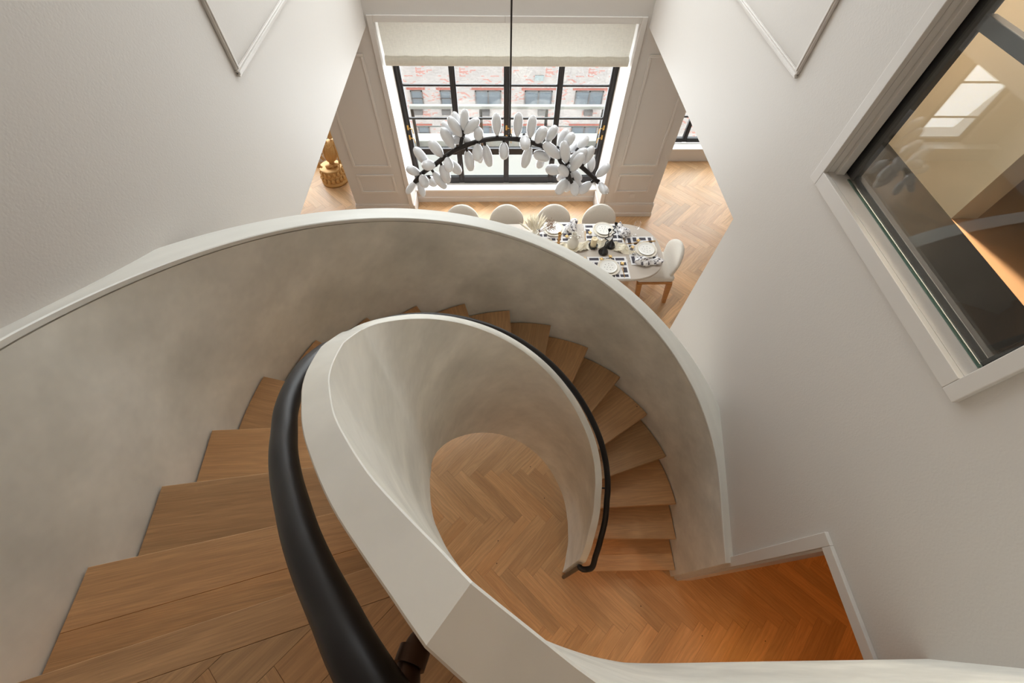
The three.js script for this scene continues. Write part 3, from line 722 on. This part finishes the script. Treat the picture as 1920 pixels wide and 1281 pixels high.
downlight(1.86, TOP - 0.006, -2.1, 75, new THREE.Color().setRGB(1, 0.88, 0.72), 'ceiling downlight in the room behind the internal window');

// ------------------------------------------------------------------ chandelier
{
  const t = thing('branch_chandelier', 'dark branch chandelier with many white glass globes above the dining table', 'chandelier');
  const tube = (pts, r, name, parent) => mesh(name, new THREE.TubeGeometry(new THREE.CatmullRomCurve3(pts.map((p) => V(...p))), 64, r, 10), M.darkBranch, parent);
  const stem = tube([[-0.806, 1.761, -3.6], [-0.717, 1.859, -3.6], [-0.607, 1.935, -3.6], [-0.498, 2.021, -3.6], [-0.394, 2.092, -3.6], [-0.284, 2.144, -3.6], [-0.166, 2.186, -3.6], [-0.03, 2.209, -3.6], [0.085, 2.211, -3.6], [0.211, 2.2, -3.6], [0.317, 2.172, -3.6], [0.437, 2.126, -3.6], [0.619, 2.031, -3.6], [0.787, 1.932, -3.6], [0.995, 1.748, -3.6]], 0.021, 'branch', t);
  tube([[-0.339, 2.121, -3.6], [-0.321, 2.184, -3.61], [-0.308, 2.239, -3.62], [-0.296, 2.291, -3.62]], 0.017, 'twig', stem);
  tube([[0.556, 2.061, -3.6], [0.585, 2.001, -3.57], [0.653, 1.932, -3.55], [0.7, 1.829, -3.54], [0.737, 1.765, -3.53]], 0.017, 'twig', stem);
  for (const p of [[-0.806, 1.761], [0.995, 1.748]]) mesh('branch_end', new THREE.SphereGeometry(0.021, 12, 8).translate(p[0], p[1], -3.6), M.darkBranch, stem);
  mesh('hanging_rod', rod(V(0.113, 2.2, -3.6), V(0.113, TOP, -3.6), 0.007), M.darkBranch, t);
  mesh('rod_ring', new THREE.TorusGeometry(0.016, 0.004, 8, 18).translate(0.113, 2.24, -3.6), M.darkBranch, t);
  mesh('ceiling_plate', new THREE.CylinderGeometry(0.07, 0.07, 0.025, 28).translate(0.113, TOP - 0.0125, -3.6), M.darkBranch, t);
  // each globe: foot, tip and width, in metres
  const globes = [[-0.746, 1.853, -3.6, -0.85, 1.948, -3.6, 0.082], [-0.806, 1.761, -3.6, -0.903, 1.666, -3.6, 0.063], [-0.654, 1.948, -3.6, -0.754, 2.127, -3.6, 0.086], [-0.589, 1.966, -3.565, -0.681, 2.036, -3.5, 0.093], [-0.767, 1.761, -3.6, -0.736, 1.63, -3.6, 0.069], [-0.724, 1.864, -3.558, -0.672, 1.838, -3.48, 0.09], [-0.664, 1.781, -3.635, -0.636, 1.643, -3.7, 0.085], [-0.615, 1.872, -3.6, -0.515, 1.678, -3.6, 0.085], [-0.527, 1.955, -3.59, -0.481, 1.763, -3.57, 0.095], [-0.507, 2.033, -3.6, -0.607, 2.195, -3.6, 0.093],
    [-0.46, 2.049, -3.558, -0.434, 2.007, -3.48, 0.089], [-0.45, 1.972, -3.618, -0.361, 1.815, -3.65, 0.09], [-0.396, 2.125, -3.593, -0.481, 2.327, -3.58, 0.093], [-0.318, 2.24, -3.59, -0.409, 2.43, -3.57, 0.086], [-0.293, 2.293, -3.6, -0.264, 2.478, -3.6, 0.078], [-0.285, 2.27, -3.586, -0.152, 2.416, -3.56, 0.086], [-0.328, 2.261, -3.635, -0.374, 2.402, -3.7, 0.07], [-0.352, 2.228, -3.635, -0.492, 2.303, -3.7, 0.076], [-0.31, 2.222, -3.628, -0.406, 2.121, -3.68, 0.078], [-0.301, 2.206, -3.635, -0.249, 2.079, -3.7, 0.078],
    [-0.17, 2.214, -3.579, -0.157, 2.353, -3.54, 0.084], [-0.277, 2.092, -3.6, -0.25, 1.88, -3.6, 0.093], [-0.176, 2.188, -3.558, -0.18, 2.081, -3.48, 0.096], [-0.11, 2.149, -3.6, -0.07, 1.925, -3.6, 0.086], [-0.169, 2.127, -3.635, -0.165, 1.899, -3.7, 0.075], [0, 2.245, -3.6, -0.005, 2.444, -3.6, 0.083], [0.059, 2.182, -3.593, 0.061, 2.049, -3.58, 0.089], [0.178, 2.234, -3.6, 0.187, 2.451, -3.6, 0.083], [0.238, 2.259, -3.551, 0.247, 2.24, -3.46, 0.095], [0.293, 2.223, -3.6, 0.311, 2.426, -3.6, 0.084],
    [0.298, 2.138, -3.6, 0.246, 1.912, -3.6, 0.092], [0.353, 2.181, -3.586, 0.417, 2.344, -3.56, 0.096], [0.448, 2.183, -3.6, 0.52, 2.333, -3.6, 0.081], [0.489, 2.014, -3.59, 0.329, 2.088, -3.57, 0.096], [0.428, 1.995, -3.635, 0.398, 1.849, -3.7, 0.079], [0.579, 2.033, -3.579, 0.411, 2.205, -3.54, 0.099], [0.561, 2.126, -3.618, 0.629, 2.274, -3.65, 0.08], [0.597, 2.126, -3.6, 0.685, 2.263, -3.6, 0.09], [0.645, 1.984, -3.579, 0.589, 2.227, -3.54, 0.095], [0.674, 2.056, -3.635, 0.774, 2.096, -3.7, 0.077],
    [0.741, 2.107, -3.61, 0.836, 2.164, -3.63, 0.085], [0.679, 1.983, -3.59, 0.819, 2.128, -3.57, 0.092], [0.7, 1.899, -3.576, 0.782, 2.114, -3.53, 0.1], [0.817, 1.957, -3.6, 0.878, 2.137, -3.6, 0.082], [0.642, 1.958, -3.635, 0.71, 1.829, -3.7, 0.072], [0.613, 1.887, -3.593, 0.453, 1.915, -3.58, 0.099], [0.683, 1.85, -3.572, 0.568, 1.985, -3.52, 0.09], [0.666, 1.856, -3.635, 0.608, 1.701, -3.7, 0.08], [0.709, 1.866, -3.621, 0.831, 1.728, -3.66, 0.087], [0.674, 1.8, -3.586, 0.589, 1.639, -3.56, 0.099],
    [0.7, 1.76, -3.621, 0.701, 1.594, -3.66, 0.076], [0.736, 1.789, -3.565, 0.76, 1.717, -3.5, 0.089], [0.923, 1.756, -3.59, 0.81, 1.64, -3.57, 0.088], [0.903, 1.854, -3.61, 0.898, 1.976, -3.63, 0.085], [0.965, 1.815, -3.6, 1.069, 1.953, -3.6, 0.088], [0.999, 1.769, -3.572, 1.043, 1.741, -3.52, 0.073], [1.006, 1.726, -3.611, 1.132, 1.595, -3.63, 0.068], [0.774, 1.803, -3.618, 0.835, 1.613, -3.65, 0.064]];
  for (const [ax, ay, az, bx_, by, bz, w] of globes) {
    const a = V(ax, ay, az), b = V(bx_, by, bz), d = b.clone().sub(a);
    let len = d.length();
    if (len < 0.15) { d.z += (d.z >= 0 ? 1 : -1) * Math.sqrt(Math.max(0, 0.15 * 0.15 - d.x * d.x - d.y * d.y)) - d.z; len = d.length(); }
    d.normalize();
    const prof = [];
    for (let i = 0; i <= 14; i++) { const q = i / 14; prof.push([Math.max(0.0001, w * 1.02 * Math.sqrt(Math.max(0, q * (1 - q))) * (0.95 + 0.1 * q)), q * len]); }
    prof[0][0] = 0.012;
    const turn = new THREE.Quaternion().setFromUnitVectors(V(0, 1, 0), d);
    const globe = mesh('globe', lathe(prof, 20).applyQuaternion(turn).translate(ax, ay, az), M.opal, t);
    mesh('socket', new THREE.CylinderGeometry(0.013, 0.013, 0.035, 10).translate(0, -0.012, 0).applyQuaternion(turn).translate(ax, ay, az), M.darkBranch, globe);
  }
}

// ------------------------------------------------------------------ dining table and chairs
{
  const t = thing('dining_table', 'long taupe dining table with rounded ends below the chandelier', 'table', [0.42, 0, -3.655]);
  const oval = (hw, hd) => { const p = []; for (let i = 0; i < 96; i++) { const a = i / 96 * 2 * Math.PI, c = Math.cos(a), s = Math.sin(a); const ex = hd * 1.15; p.push([Math.sign(c) * (hw - ex) + ex * Math.sign(c) * Math.pow(Math.abs(c), 0.8), hd * Math.sign(s) * Math.pow(Math.abs(s), 0.8)]); } return p; };
  mesh('table_top', metreUV(slab(oval(1.53, 0.463), 0.715, 0.75, 0.006)), M.taupe, t);
  for (const x of [-0.75, 0.75]) {
    mesh('pedestal', metreUV(slab(oval(0.3, 0.18).map(([a, b]) => [a * 0.6 + x, b]), 0.03, 0.715, 0.006)), M.taupe, t);
    mesh('foot', metreUV(slab(oval(0.36, 0.26).map(([a, b]) => [a * 0.75 + x, b]), 0, 0.03, 0.004)), M.taupe, t);
  }
}
function shell(w, y0, y1, thick, bend) {                       // rounded upholstered back: flat bottom, arched top, gently curved in plan
  const pos = [], idx = [], nu = 20, nv = 20;
  const half = (v) => { const y = y0 + (y1 - y0) * v, straight = y1 - w / 2 * 0.95; return y < straight ? w / 2 * (0.86 + 0.14 * (y - y0) / (straight - y0)) : w / 2 * Math.sqrt(Math.max(0, 1 - ((y - straight) / (y1 - straight)) ** 2)); };
  for (const side of [1, -1]) for (let j = 0; j <= nv; j++) for (let i = 0; i <= nu; i++) {
    const v = 1 - (1 - j / nv) ** 1.6, u = i / nu * 2 - 1, x = half(v) * Math.sin(u * Math.PI / 2), y = y0 + (y1 - y0) * v;
    const edge = Math.sqrt(Math.max(0, 1 - Math.abs(Math.sin(u * Math.PI / 2)) ** 4)) * Math.sqrt(Math.max(0.0, 1 - v ** 10));
    pos.push(x, y, bend * (x * x) / (w * w / 4) + side * thick / 2 * (0.12 + 0.88 * edge) - (y - y0) * 0.12);
  }
  const S = (nu + 1) * (nv + 1);
  for (let s = 0; s < 2; s++) for (let j = 0; j < nv; j++) for (let i = 0; i < nu; i++) { const a = s * S + j * (nu + 1) + i, b = a + 1, c = a + nu + 1, d = c + 1; s ? idx.push(a, c, b, b, c, d) : idx.push(a, b, c, b, d, c); }
  for (let j = 0; j < nv; j++) for (const i of [0, nu]) { const a = j * (nu + 1) + i, c = a + nu + 1, A = a + S, Cc = c + S; i ? idx.push(a, A, c, A, Cc, c) : idx.push(a, c, A, A, c, Cc); }
  for (let i = 0; i < nu; i++) { const a = i, A = i + S, b = nv * (nu + 1) + i, B = b + S; idx.push(a, A, a + 1, A, A + 1, a + 1, b, b + 1, B, B, b + 1, B + 1); }
  const g = new THREE.BufferGeometry();
  g.setAttribute('position', new THREE.Float32BufferAttribute(pos, 3)); g.setIndex(idx); g.computeVertexNormals();
  return metreUV(g);
}
const chairSpots = [[1.307, -4.13, 0, 'cream upholstered dining chair beside the right window pier'], [0.716, -4.13, 0, 'cream upholstered dining chair behind the pampas grass and its plate'], [0.109, -4.13, 0, 'cream upholstered dining chair with its seat hidden by the stair cap, second from left'], [-0.462, -4.13, 0, 'cream upholstered dining chair furthest left, only its arched top showing'], [1.93, -3.66, -Math.PI / 2, 'cream upholstered dining chair at the rounded end of the table']];
{
  const c = thing('dining_chair', chairSpots[0][3], 'chair', [chairSpots[0][0], 0, chairSpots[0][1]], 0, 'cream dining chairs around the table');
  // the chair looks towards +z
  mesh('seat', metreUV(new RoundedBoxGeometry(0.46, 0.09, 0.46, 4, 0.035).translate(0, 0.45, 0)), M.fabric, c);
  mesh('backrest', shell(0.44, 0.44, 0.83, 0.075, 0.035).translate(0, 0, -0.2), M.fabric, c);
  for (const s of [-1, 1]) {
    mesh('side_rail', rbx(s * 0.21 - 0.02, s * 0.21 + 0.02, 0.375, 0.41, -0.22, 0.21, 0.004), M.chairOak, c);
    for (const [z0, z1] of [[0.19, 0.13], [-0.19, -0.235]]) {
      const g = new THREE.CylinderGeometry(0.042, 0.03, 0.39, 4, 1).rotateY(Math.PI / 4);
      g.applyMatrix4(new THREE.Matrix4().makeShear(0, 0, 0, (z0 - z1) / 0.39, 0, 0));
      mesh('leg', metreUV(toCreasedNormals(g.translate(s * 0.21, 0.195, (z0 + z1) / 2), 0.5)), M.chairOak, c);
    }
  }
  mesh('front_rail', rbx(-0.19, 0.19, 0.38, 0.41, 0.17, 0.2, 0.004), M.chairOak, c);
  chairSpots.slice(1).forEach(([x, z, a, label]) => copyOf(c, 'dining_chair', [x, 0, z], a, label, 'cream dining chairs around the table'));
}

// ------------------------------------------------------------------ on the table
const TT = 0.751;
function matTexture() {
  const cv = document.createElement('canvas'); cv.width = 256; cv.height = 192;
  const k = cv.getContext('2d');
  k.fillStyle = '#ebe9e8'; k.fillRect(0, 0, 256, 192);
  k.fillStyle = '#4b4850';
  for (const [x, y, w, h] of [[10, 14, 52, 22], [70, 14, 20, 22], [98, 14, 22, 22], [186, 18, 60, 20], [10, 52, 26, 44], [226, 60, 20, 40], [8, 116, 40, 26], [56, 118, 22, 24], [190, 112, 24, 30], [222, 112, 26, 30], [14, 158, 58, 22], [80, 158, 20, 22], [108, 158, 26, 22], [182, 160, 62, 22], [140, 20, 30, 16], [142, 160, 30, 16]]) k.fillRect(x, y, w, h);
  const t = new THREE.CanvasTexture(cv); t.colorSpace = THREE.SRGBColorSpace; return t;
}
const matMaterial = std({ map: matTexture(), roughness: 0.9 });
const dottedMap = (() => {
  const cv = document.createElement('canvas'); cv.width = cv.height = 256;
  const k = cv.getContext('2d'); k.fillStyle = '#f2f0ea'; k.fillRect(0, 0, 256, 256); k.fillStyle = '#3a3a40';
  for (let i = 0; i < 7; i++) { const a = i / 7 * 6.283 + 0.3; k.beginPath(); k.ellipse(128 + 72 * Math.cos(a), 128 + 72 * Math.sin(a), 8, 5, a, 0, 7); k.fill(); }
  for (let i = 0; i < 3; i++) { const a = i / 3 * 6.283; k.beginPath(); k.ellipse(128 + 26 * Math.cos(a), 128 + 26 * Math.sin(a), 7, 5, a, 0, 7); k.fill(); }
  const t = new THREE.CanvasTexture(cv); t.colorSpace = THREE.SRGBColorSpace; return t;
})();
const dotted = std({ map: dottedMap, roughness: 0.2 });
const places = [
  { x: 0.68, z: -4.0, a: 0, mx: 0.68, mz: -3.965, side: 'second chair', who: 'nearest the pampas grass' },
  { x: 1.293, z: -3.98, a: 0, mx: 1.29, mz: -3.93, side: 'chair beside the pier', who: 'in front of the chair beside the pier' },
  { x: 1.755, z: -3.637, a: -Math.PI / 2, mx: 1.715, mz: -3.645, side: 'end chair', who: 'at the rounded table end' },
  { x: 1.265, z: -3.365, a: Math.PI, mx: 1.27, mz: -3.375, side: 'near side', who: 'on the near side, cut by the stair cap' },
];
for (const p of places) {
  const m = mesh('placemat', new THREE.BoxGeometry(0.46, 0.004, 0.34), matMaterial);
  m.position.set(p.mx, TT + 0.002, p.mz); m.rotation.y = p.a;
  tag(m, 'white placemat with dark printed blocks ' + p.who, 'placemat', 'printed placemats');
  const big = mesh('dinner_plate', lathe([[0.001, 0], [0.075, 0], [0.085, 0.004], [0.128, 0.018], [0.131, 0.021], [0.126, 0.022], [0.082, 0.009], [0.001, 0.007]], 40), M.cream);
  big.position.set(p.x, TT + 0.004, p.z);
  tag(big, 'cream rimmed dinner plate ' + p.who, 'plate', 'dinner plates');
  const s = thing('dotted_plate', 'white plate with dark dots ' + p.who, 'plate', [p.x, TT + 0.016, p.z], p.a + 0.4, 'dotted plates');
  mesh('rim', lathe([[0.001, 0], [0.06, 0], [0.068, 0.003], [0.096, 0.016], [0.099, 0.018], [0.095, 0.019], [0.08, 0.013]], 36), M.porcelain, s);
  const disc = new THREE.CircleGeometry(0.084, 36).rotateX(-Math.PI / 2).translate(0, 0.0135, 0);
  mesh('well', disc, dotted, s);
}
const napkinMap = texture(128, 128, 0.16, 0.16, (u, v) => (((Math.floor(u * 6) + Math.floor(v * 6)) % 3) === 0 && noise(u * 12, v * 12, 12, 12, 7) > 0.35 ? [96, 92, 98] : [234, 230, 228]));
const napkinMaterial = std({ map: napkinMap, roughness: 0.95, side: THREE.DoubleSide });
function crumple(w, d, h, salt) {
  const g = new THREE.SphereGeometry(0.5, 28, 18), p = g.attributes.position;
  for (let i = 0; i < p.count; i++) {
    const x = p.getX(i), y = p.getY(i), z = p.getZ(i), a = Math.atan2(z, x), k = 1 + 0.28 * Math.sin(a * 5 + salt) * Math.abs(y) + 0.5 * (fbm(a * 1.3 + 9, y * 3 + 9, 64, 64, 3, salt) - 0.5), pinch = 0.45 + 0.55 * Math.min(1, Math.abs(x - 0.12) * 3.2);
    p.setXYZ(i, x * w * k, Math.max(0, (y + 0.35) * h * k * pinch), z * d * k * pinch);
  }
  g.computeVertexNormals();
  return metreUV(g);
}
[[0.9, -4.03, 0.24, 0.16, 0.12, 1.2, 'beside the plate nearest the pampas grass'], [1.515, -3.95, 0.24, 0.15, 0.12, 1.9, 'beside the plate at the pier chair'], [1.745, -3.435, 0.3, 0.15, 0.1, 0.05, 'at the rounded table end']].forEach(([x, z, w, d, h, a, who], i) => {
  const n = mesh('napkin', crumple(w, d, h, 3 + i * 4), napkinMaterial);
  n.position.set(x, TT + 0.004, z); n.rotation.y = a;
  tag(n, 'crumpled printed white napkin ' + who, 'napkin', 'crumpled napkins');
});
{
  const stands = [[1.13, -3.71, 0.075], [0.885, -3.72, 0.085], [1.24, -3.615, 0.075], [1.34, -3.715, 0.075], [0.71, -3.775, 0.04], [0.47, -3.85, 0.08], [1.42, -3.7, 0.05], [1.0, -3.83, 0.05], [1.5, -3.55, 0.05], [1.6, -3.68, 0.04]];
  const c = mesh('table_runner', (() => {
    const pos = [], idx = [], nu = 150, nv = 30;
    for (let i = 0; i <= nu; i++) for (let j = 0; j <= nv; j++) {
      const x = 0.3 + 1.32 * i / nu, mid = -3.72 + 0.025 * Math.sin(x * 9) + (x > 1.35 ? (x - 1.35) * 0.28 : 0), half = 0.07 + 0.012 * Math.sin(x * 14 + 1), z = mid + half * (j / nv * 2 - 1);
      let k = 1;
      for (const [sx, sz, r] of stands) k = Math.min(k, Math.max(0, Math.min(1, (Math.hypot(x - sx, z - sz) - r) / 0.035)));
      const ridge = Math.abs(Math.sin(9 * (fbm(x * 9, z * 26 + 90, 64, 512, 3, 17) * 2.2 + z * 6)));
      pos.push(x, 0.7525 + k * (0.006 + 0.034 * ridge), z);
      if (i && j) { const a = i * (nv + 1) + j, b = a - nv - 1; idx.push(b - 1, b, a - 1, b, a, a - 1); }
    }
    const g = new THREE.BufferGeometry();
    g.setAttribute('position', new THREE.Float32BufferAttribute(pos, 3)); g.setIndex(idx); g.computeVertexNormals();
    return metreUV(g);
  })(), M.gauze);
  tag(c, 'rumpled beige gauze runner along the middle of the table', 'runner');
}
{
  const t = thing('pillar_candle', 'ivory pillar candle in a small black dish', 'candle', [1.13, 0.754, -3.71]);
  mesh('dish', lathe([[0.001, 0], [0.04, 0], [0.052, 0.006], [0.056, 0.028], [0.05, 0.03], [0.045, 0.012], [0.001, 0.01]]), M.blackGloss, t);
  mesh('candle', lathe([[0.001, 0.01], [0.036, 0.01], [0.037, 0.13], [0.033, 0.135], [0.02, 0.128], [0.001, 0.127]]), M.wax, t);
  mesh('wick', rod(V(0, 0.125, 0), V(0.002, 0.14, 0), 0.0015), M.blackGloss, t);
}
{
  const t = thing('white_vase', 'off white matte vase with a narrow neck and two small handles', 'vase', [0.885, TT + 0.003, -3.72]);
  mesh('body', lathe([[0.001, 0], [0.05, 0], [0.066, 0.03], [0.068, 0.075], [0.052, 0.115], [0.033, 0.14], [0.03, 0.185], [0.036, 0.2], [0.03, 0.2], [0.024, 0.18], [0.022, 0.14], [0.001, 0.1]]), M.vase, t);
  for (const s of [-1, 1]) mesh('handle', new THREE.TorusGeometry(0.024, 0.007, 8, 20).translate(s * 0.04, 0.148, 0), M.vase, t);
}
function candlestick(x, z, label, lean) {
  const t = thing('black_candlestick', label, 'candlestick', [x, TT + 0.003, z], 0, 'black twisted candlesticks');
  mesh('base', lathe([[0.001, 0], [0.055, 0], [0.06, 0.012], [0.046, 0.045], [0.016, 0.085], [0.006, 0.12]]), M.blackGloss, t);
  const pts = [V(0, 0.11, 0), V(0.003, 0.17, 0), V(lean * 0.02, 0.2, 0.01), V(lean * -0.02, 0.225, 0), V(lean * 0.02, 0.25, -0.01), V(lean * 0.006, 0.28, 0), V(lean * 0.006, 0.33, 0)];
  mesh('stem', new THREE.TubeGeometry(new THREE.CatmullRomCurve3(pts), 60, 0.006, 8), M.blackGloss, t);
  mesh('cup', lathe([[0.001, 0.325], [0.008, 0.327], [0.016, 0.345], [0.02, 0.36], [0.016, 0.36], [0.01, 0.345]]).translate(lean * 0.006, 0, 0), M.blackGloss, t);
}
candlestick(1.24, -3.615, 'black glass candlestick with a twisted stem nearer the stair', 1);
candlestick(1.34, -3.715, 'black glass candlestick with a twisted stem behind the other', -1);
{
  const t = thing('bead_candle_holder', 'slim wooden candle holder of stacked beads', 'candle holder', [0.72, TT + 0.003, -3.765]);
  for (let i = 0; i < 6; i++) mesh('bead', new THREE.SphereGeometry(i % 2 ? 0.016 : 0.02, 16, 10).scale(1, 0.8, 1).translate(0, 0.018 + i * 0.024, 0), M.bead, t);
  mesh('cup', lathe([[0.008, 0.14], [0.02, 0.15], [0.022, 0.17], [0.016, 0.17], [0.012, 0.152]]), M.brass, t);
}
{
  const t = thing('dried_grass_arrangement', 'bunch of pale pampas plumes and dried flower sprays', 'dried flowers', [0.44, TT + 0.003, -3.86]);
  mesh('pot', lathe([[0.001, 0], [0.05, 0], [0.06, 0.05], [0.045, 0.1], [0.038, 0.1], [0.001, 0.06]]), M.vase, t);
  for (let i = 0; i < 30; i++) {
    const a = rr(0, 6.283), l = rr(0.12, 0.24), r = rr(0.04, 0.16), d = V(Math.cos(a) * r, l, Math.sin(a) * r * 0.6);
    const g = lathe([[0.001, 0], [0.006, 0.02], [0.013, 0.09], [0.011, 0.14], [0.001, 0.19]], 7);
    g.applyQuaternion(new THREE.Quaternion().setFromUnitVectors(V(0, 1, 0), d.clone().normalize())).translate(d.x * 0.4, 0.08 + d.y * 0.3, d.z * 0.4);
    mesh('plume', g, M.pampas, t);
  }
  for (let i = 0; i < 10; i++) {
    const a = rr(-0.9, 0.9), b = V(0.06 + 0.13 * Math.cos(a), rr(0.14, 0.24), 0.14 * Math.sin(a) - 0.02), list = [rod(V(0.02, 0.08, 0), b, 0.0015, 0.001, 5)];
    for (let k = 0; k < 12; k++) { const e = b.clone().add(V(rr(-0.05, 0.05), rr(-0.04, 0.04), rr(-0.05, 0.05))); list.push(rod(b, e, 0.0008, 0.0008, 4), new THREE.IcosahedronGeometry(0.005, 0).translate(e.x, e.y, e.z)); }
    mesh('flower_spray', merge(list), M.dried, t);
  }
}
function wineGlass(x, z, label) {
  const g = mesh('wine_glass', lathe([[0.001, 0], [0.034, 0], [0.034, 0.002], [0.005, 0.006], [0.004, 0.09], [0.02, 0.105], [0.04, 0.14], [0.042, 0.165], [0.034, 0.205], [0.033, 0.205], [0.041, 0.165], [0.039, 0.14], [0.019, 0.107], [0.001, 0.098]], 28), M.clearGlass);
  g.position.set(x, TT, z);
  tag(g, label, 'glass', 'wine glasses');
}
wineGlass(1.66, -3.9, 'clear stemmed wine glass near the rounded table end');
wineGlass(1.0, -3.87, 'clear stemmed wine glass behind the pillar candle');
wineGlass(1.53, -3.49, 'clear stemmed wine glass on the near side of the table');
{
  const g = mesh('tumbler', lathe([[0.001, 0], [0.034, 0], [0.036, 0.11], [0.034, 0.11], [0.032, 0.006], [0.001, 0.005]], 12), M.clearGlass);
  g.position.set(1.435, TT + 0.003, -3.7);
  tag(g, 'ribbed clear tumbler beside the black candlesticks', 'glass');
}
[[1.69, -3.79, 'beside the plate at the table end'], [1.0, -3.5, 'nearest the stair cap'], [1.2, -3.49, 'on the near placemat'], [1.31, -3.53, 'between the near plate and the candlesticks'], [1.435, -3.42, 'on the right edge of the near placemat'], [1.6, -3.68, 'at the end of the gauze runner'], [0.83, -3.87, 'between the pampas and the vase'], [1.12, -3.93, 'left of the dotted plate by the pier']].forEach(([x, z, who], i) => {
  const g = thing('gilded_bud', 'small gold flower bud ' + who, 'ornament', [x, TT + 0.004, z], i * 1.3, 'small gold buds scattered on the table');
  for (let k = 0; k < 4; k++) mesh('petal', new THREE.SphereGeometry(0.014, 10, 8).scale(1.5, 0.8, 0.8).translate(0.012, 0.014, 0).rotateZ(0.35).rotateY(k * 1.57), M.budGold, g);
});
[[1.06, -3.9, 1.45], [1.52, -3.86, 1.6], [1.62, -3.76, 0.1], [1.83, -3.79, 0.05], [1.43, -3.3, 1.6]].forEach(([x, z, a], i) => {
  const g = thing('gold_fork', ['gold fork left of the plate by the pier', 'gold fork right of the plate by the pier', 'gold fork at the inner side of the end placemat', 'gold fork at the upper edge of the end placemat', 'gold fork on the near placemat'][i], 'cutlery', [x, TT + 0.005, z], a, 'gold cutlery');
  mesh('handle', rbx(-0.08, 0.02, 0, 0.004, -0.004, 0.004, 0.0015), M.brass, g);
  mesh('tines', merge([0, 1, 2].map((k) => rbx(0.02, 0.075, 0.001, 0.004, -0.01 + k * 0.008, -0.006 + k * 0.008, 0.001))), M.brass, g);
});

// ------------------------------------------------------------------ gilded statue in the left bay
{
  const t = thing('gilded_statue', 'gilded carved figure on a round lotus base behind the left wall', 'statue', [-2.6, 0, -5.98]);
  mesh('base', lathe([[0.001, 0], [0.2, 0], [0.205, 0.02], [0.2, 0.045], [0.185, 0.055], [0.175, 0.13], [0.182, 0.14], [0.17, 0.155], [0.16, 0.22], [0.168, 0.235], [0.165, 0.255], [0.001, 0.255]], 40), M.gold, t);
  for (const [r, y, n, s] of [[0.186, 0.095, 18, 0.04], [0.17, 0.188, 16, 0.036]]) for (let i = 0; i < n; i++) {
    const a = i / n * 6.2832;
    mesh('lotus_petal', new THREE.SphereGeometry(s, 8, 6).scale(0.78, 1.1, 0.5).rotateY(Math.PI / 2 - a).translate(r * Math.cos(a), y, r * Math.sin(a)), M.gold, t);
  }
  const sway = (y) => 0.02 + 0.2 * Math.max(0, (y - 0.25)) / 0.7;
  const bend = (g) => { const p = g.attributes.position; for (let i = 0; i < p.count; i++) p.setX(i, p.getX(i) + sway(p.getY(i))); g.computeVertexNormals(); return g; };
  const ribs = lathe([[0.001, 0.3], [0.035, 0.3], [0.04, 0.34], [0.07, 0.37], [0.1, 0.44], [0.118, 0.52], [0.112, 0.6], [0.085, 0.66], [0.055, 0.69], [0.001, 0.7]], 56);
  { const p = ribs.attributes.position; for (let i = 0; i < p.count; i++) { const a = Math.atan2(p.getZ(i), p.getX(i)), k = 1 + 0.05 * Math.cos(18 * a); p.setX(i, p.getX(i) * k); p.setZ(i, p.getZ(i) * k); } }
  mesh('torso', bend(ribs), M.gold, t);
  mesh('feet', bend(merge([new THREE.SphereGeometry(0.05, 16, 10).scale(1.3, 0.7, 1).translate(-0.03, 0.28, 0.03), new THREE.SphereGeometry(0.045, 16, 10).scale(1.2, 0.7, 1).translate(0.05, 0.28, 0), lathe([[0.06, 0.255], [0.055, 0.27], [0.035, 0.3], [0.03, 0.34]], 24)])), M.gold, t);
  const head = mesh('head', bend(new THREE.SphereGeometry(0.055, 22, 16).scale(0.9, 1.1, 0.95).translate(0, 0.77, 0)), M.gold, t);
  mesh('crown', bend(lathe([[0.062, 0.8], [0.068, 0.815], [0.05, 0.83], [0.045, 0.86], [0.03, 0.87], [0.028, 0.91], [0.012, 0.93], [0.001, 0.99]], 22)), M.gold, head);
  const arm = (pts, r) => new THREE.TubeGeometry(new THREE.CatmullRomCurve3(pts.map((p) => V(...p))), 30, r, 9);
  mesh('arm', arm([[0.19, 0.68, 0.03], [0.27, 0.6, 0.05], [0.27, 0.48, 0.06], [0.2, 0.36, 0.08]], 0.02), M.gold, t);
  mesh('arm', arm([[0.09, 0.68, 0.03], [-0.03, 0.6, 0.05], [-0.06, 0.48, 0.07], [-0.02, 0.42, 0.09]], 0.02), M.gold, t);
  mesh('staff', arm([[0.2, 0.66, 0.07], [0.2, 0.45, 0.08], [0.16, 0.26, 0.09]], 0.01), M.gold, t);
  for (let k = 0; k < 3; k++) mesh('sash', arm([[-0.02, 0.6 - 0.04 * k, 0.08], [-0.1 - 0.02 * k, 0.5, 0.09], [-0.12, 0.4 - 0.03 * k, 0.1], [-0.15 + 0.03 * k, 0.3, 0.1]], 0.016), M.gold, t);
  mesh('necklace', arm([[0.06, 0.7, 0.06], [0.1, 0.62, 0.1], [0.17, 0.66, 0.085], [0.19, 0.71, 0.05]], 0.008), M.gold, t);
}

shade(scene);
renderer.render(scene, camera);
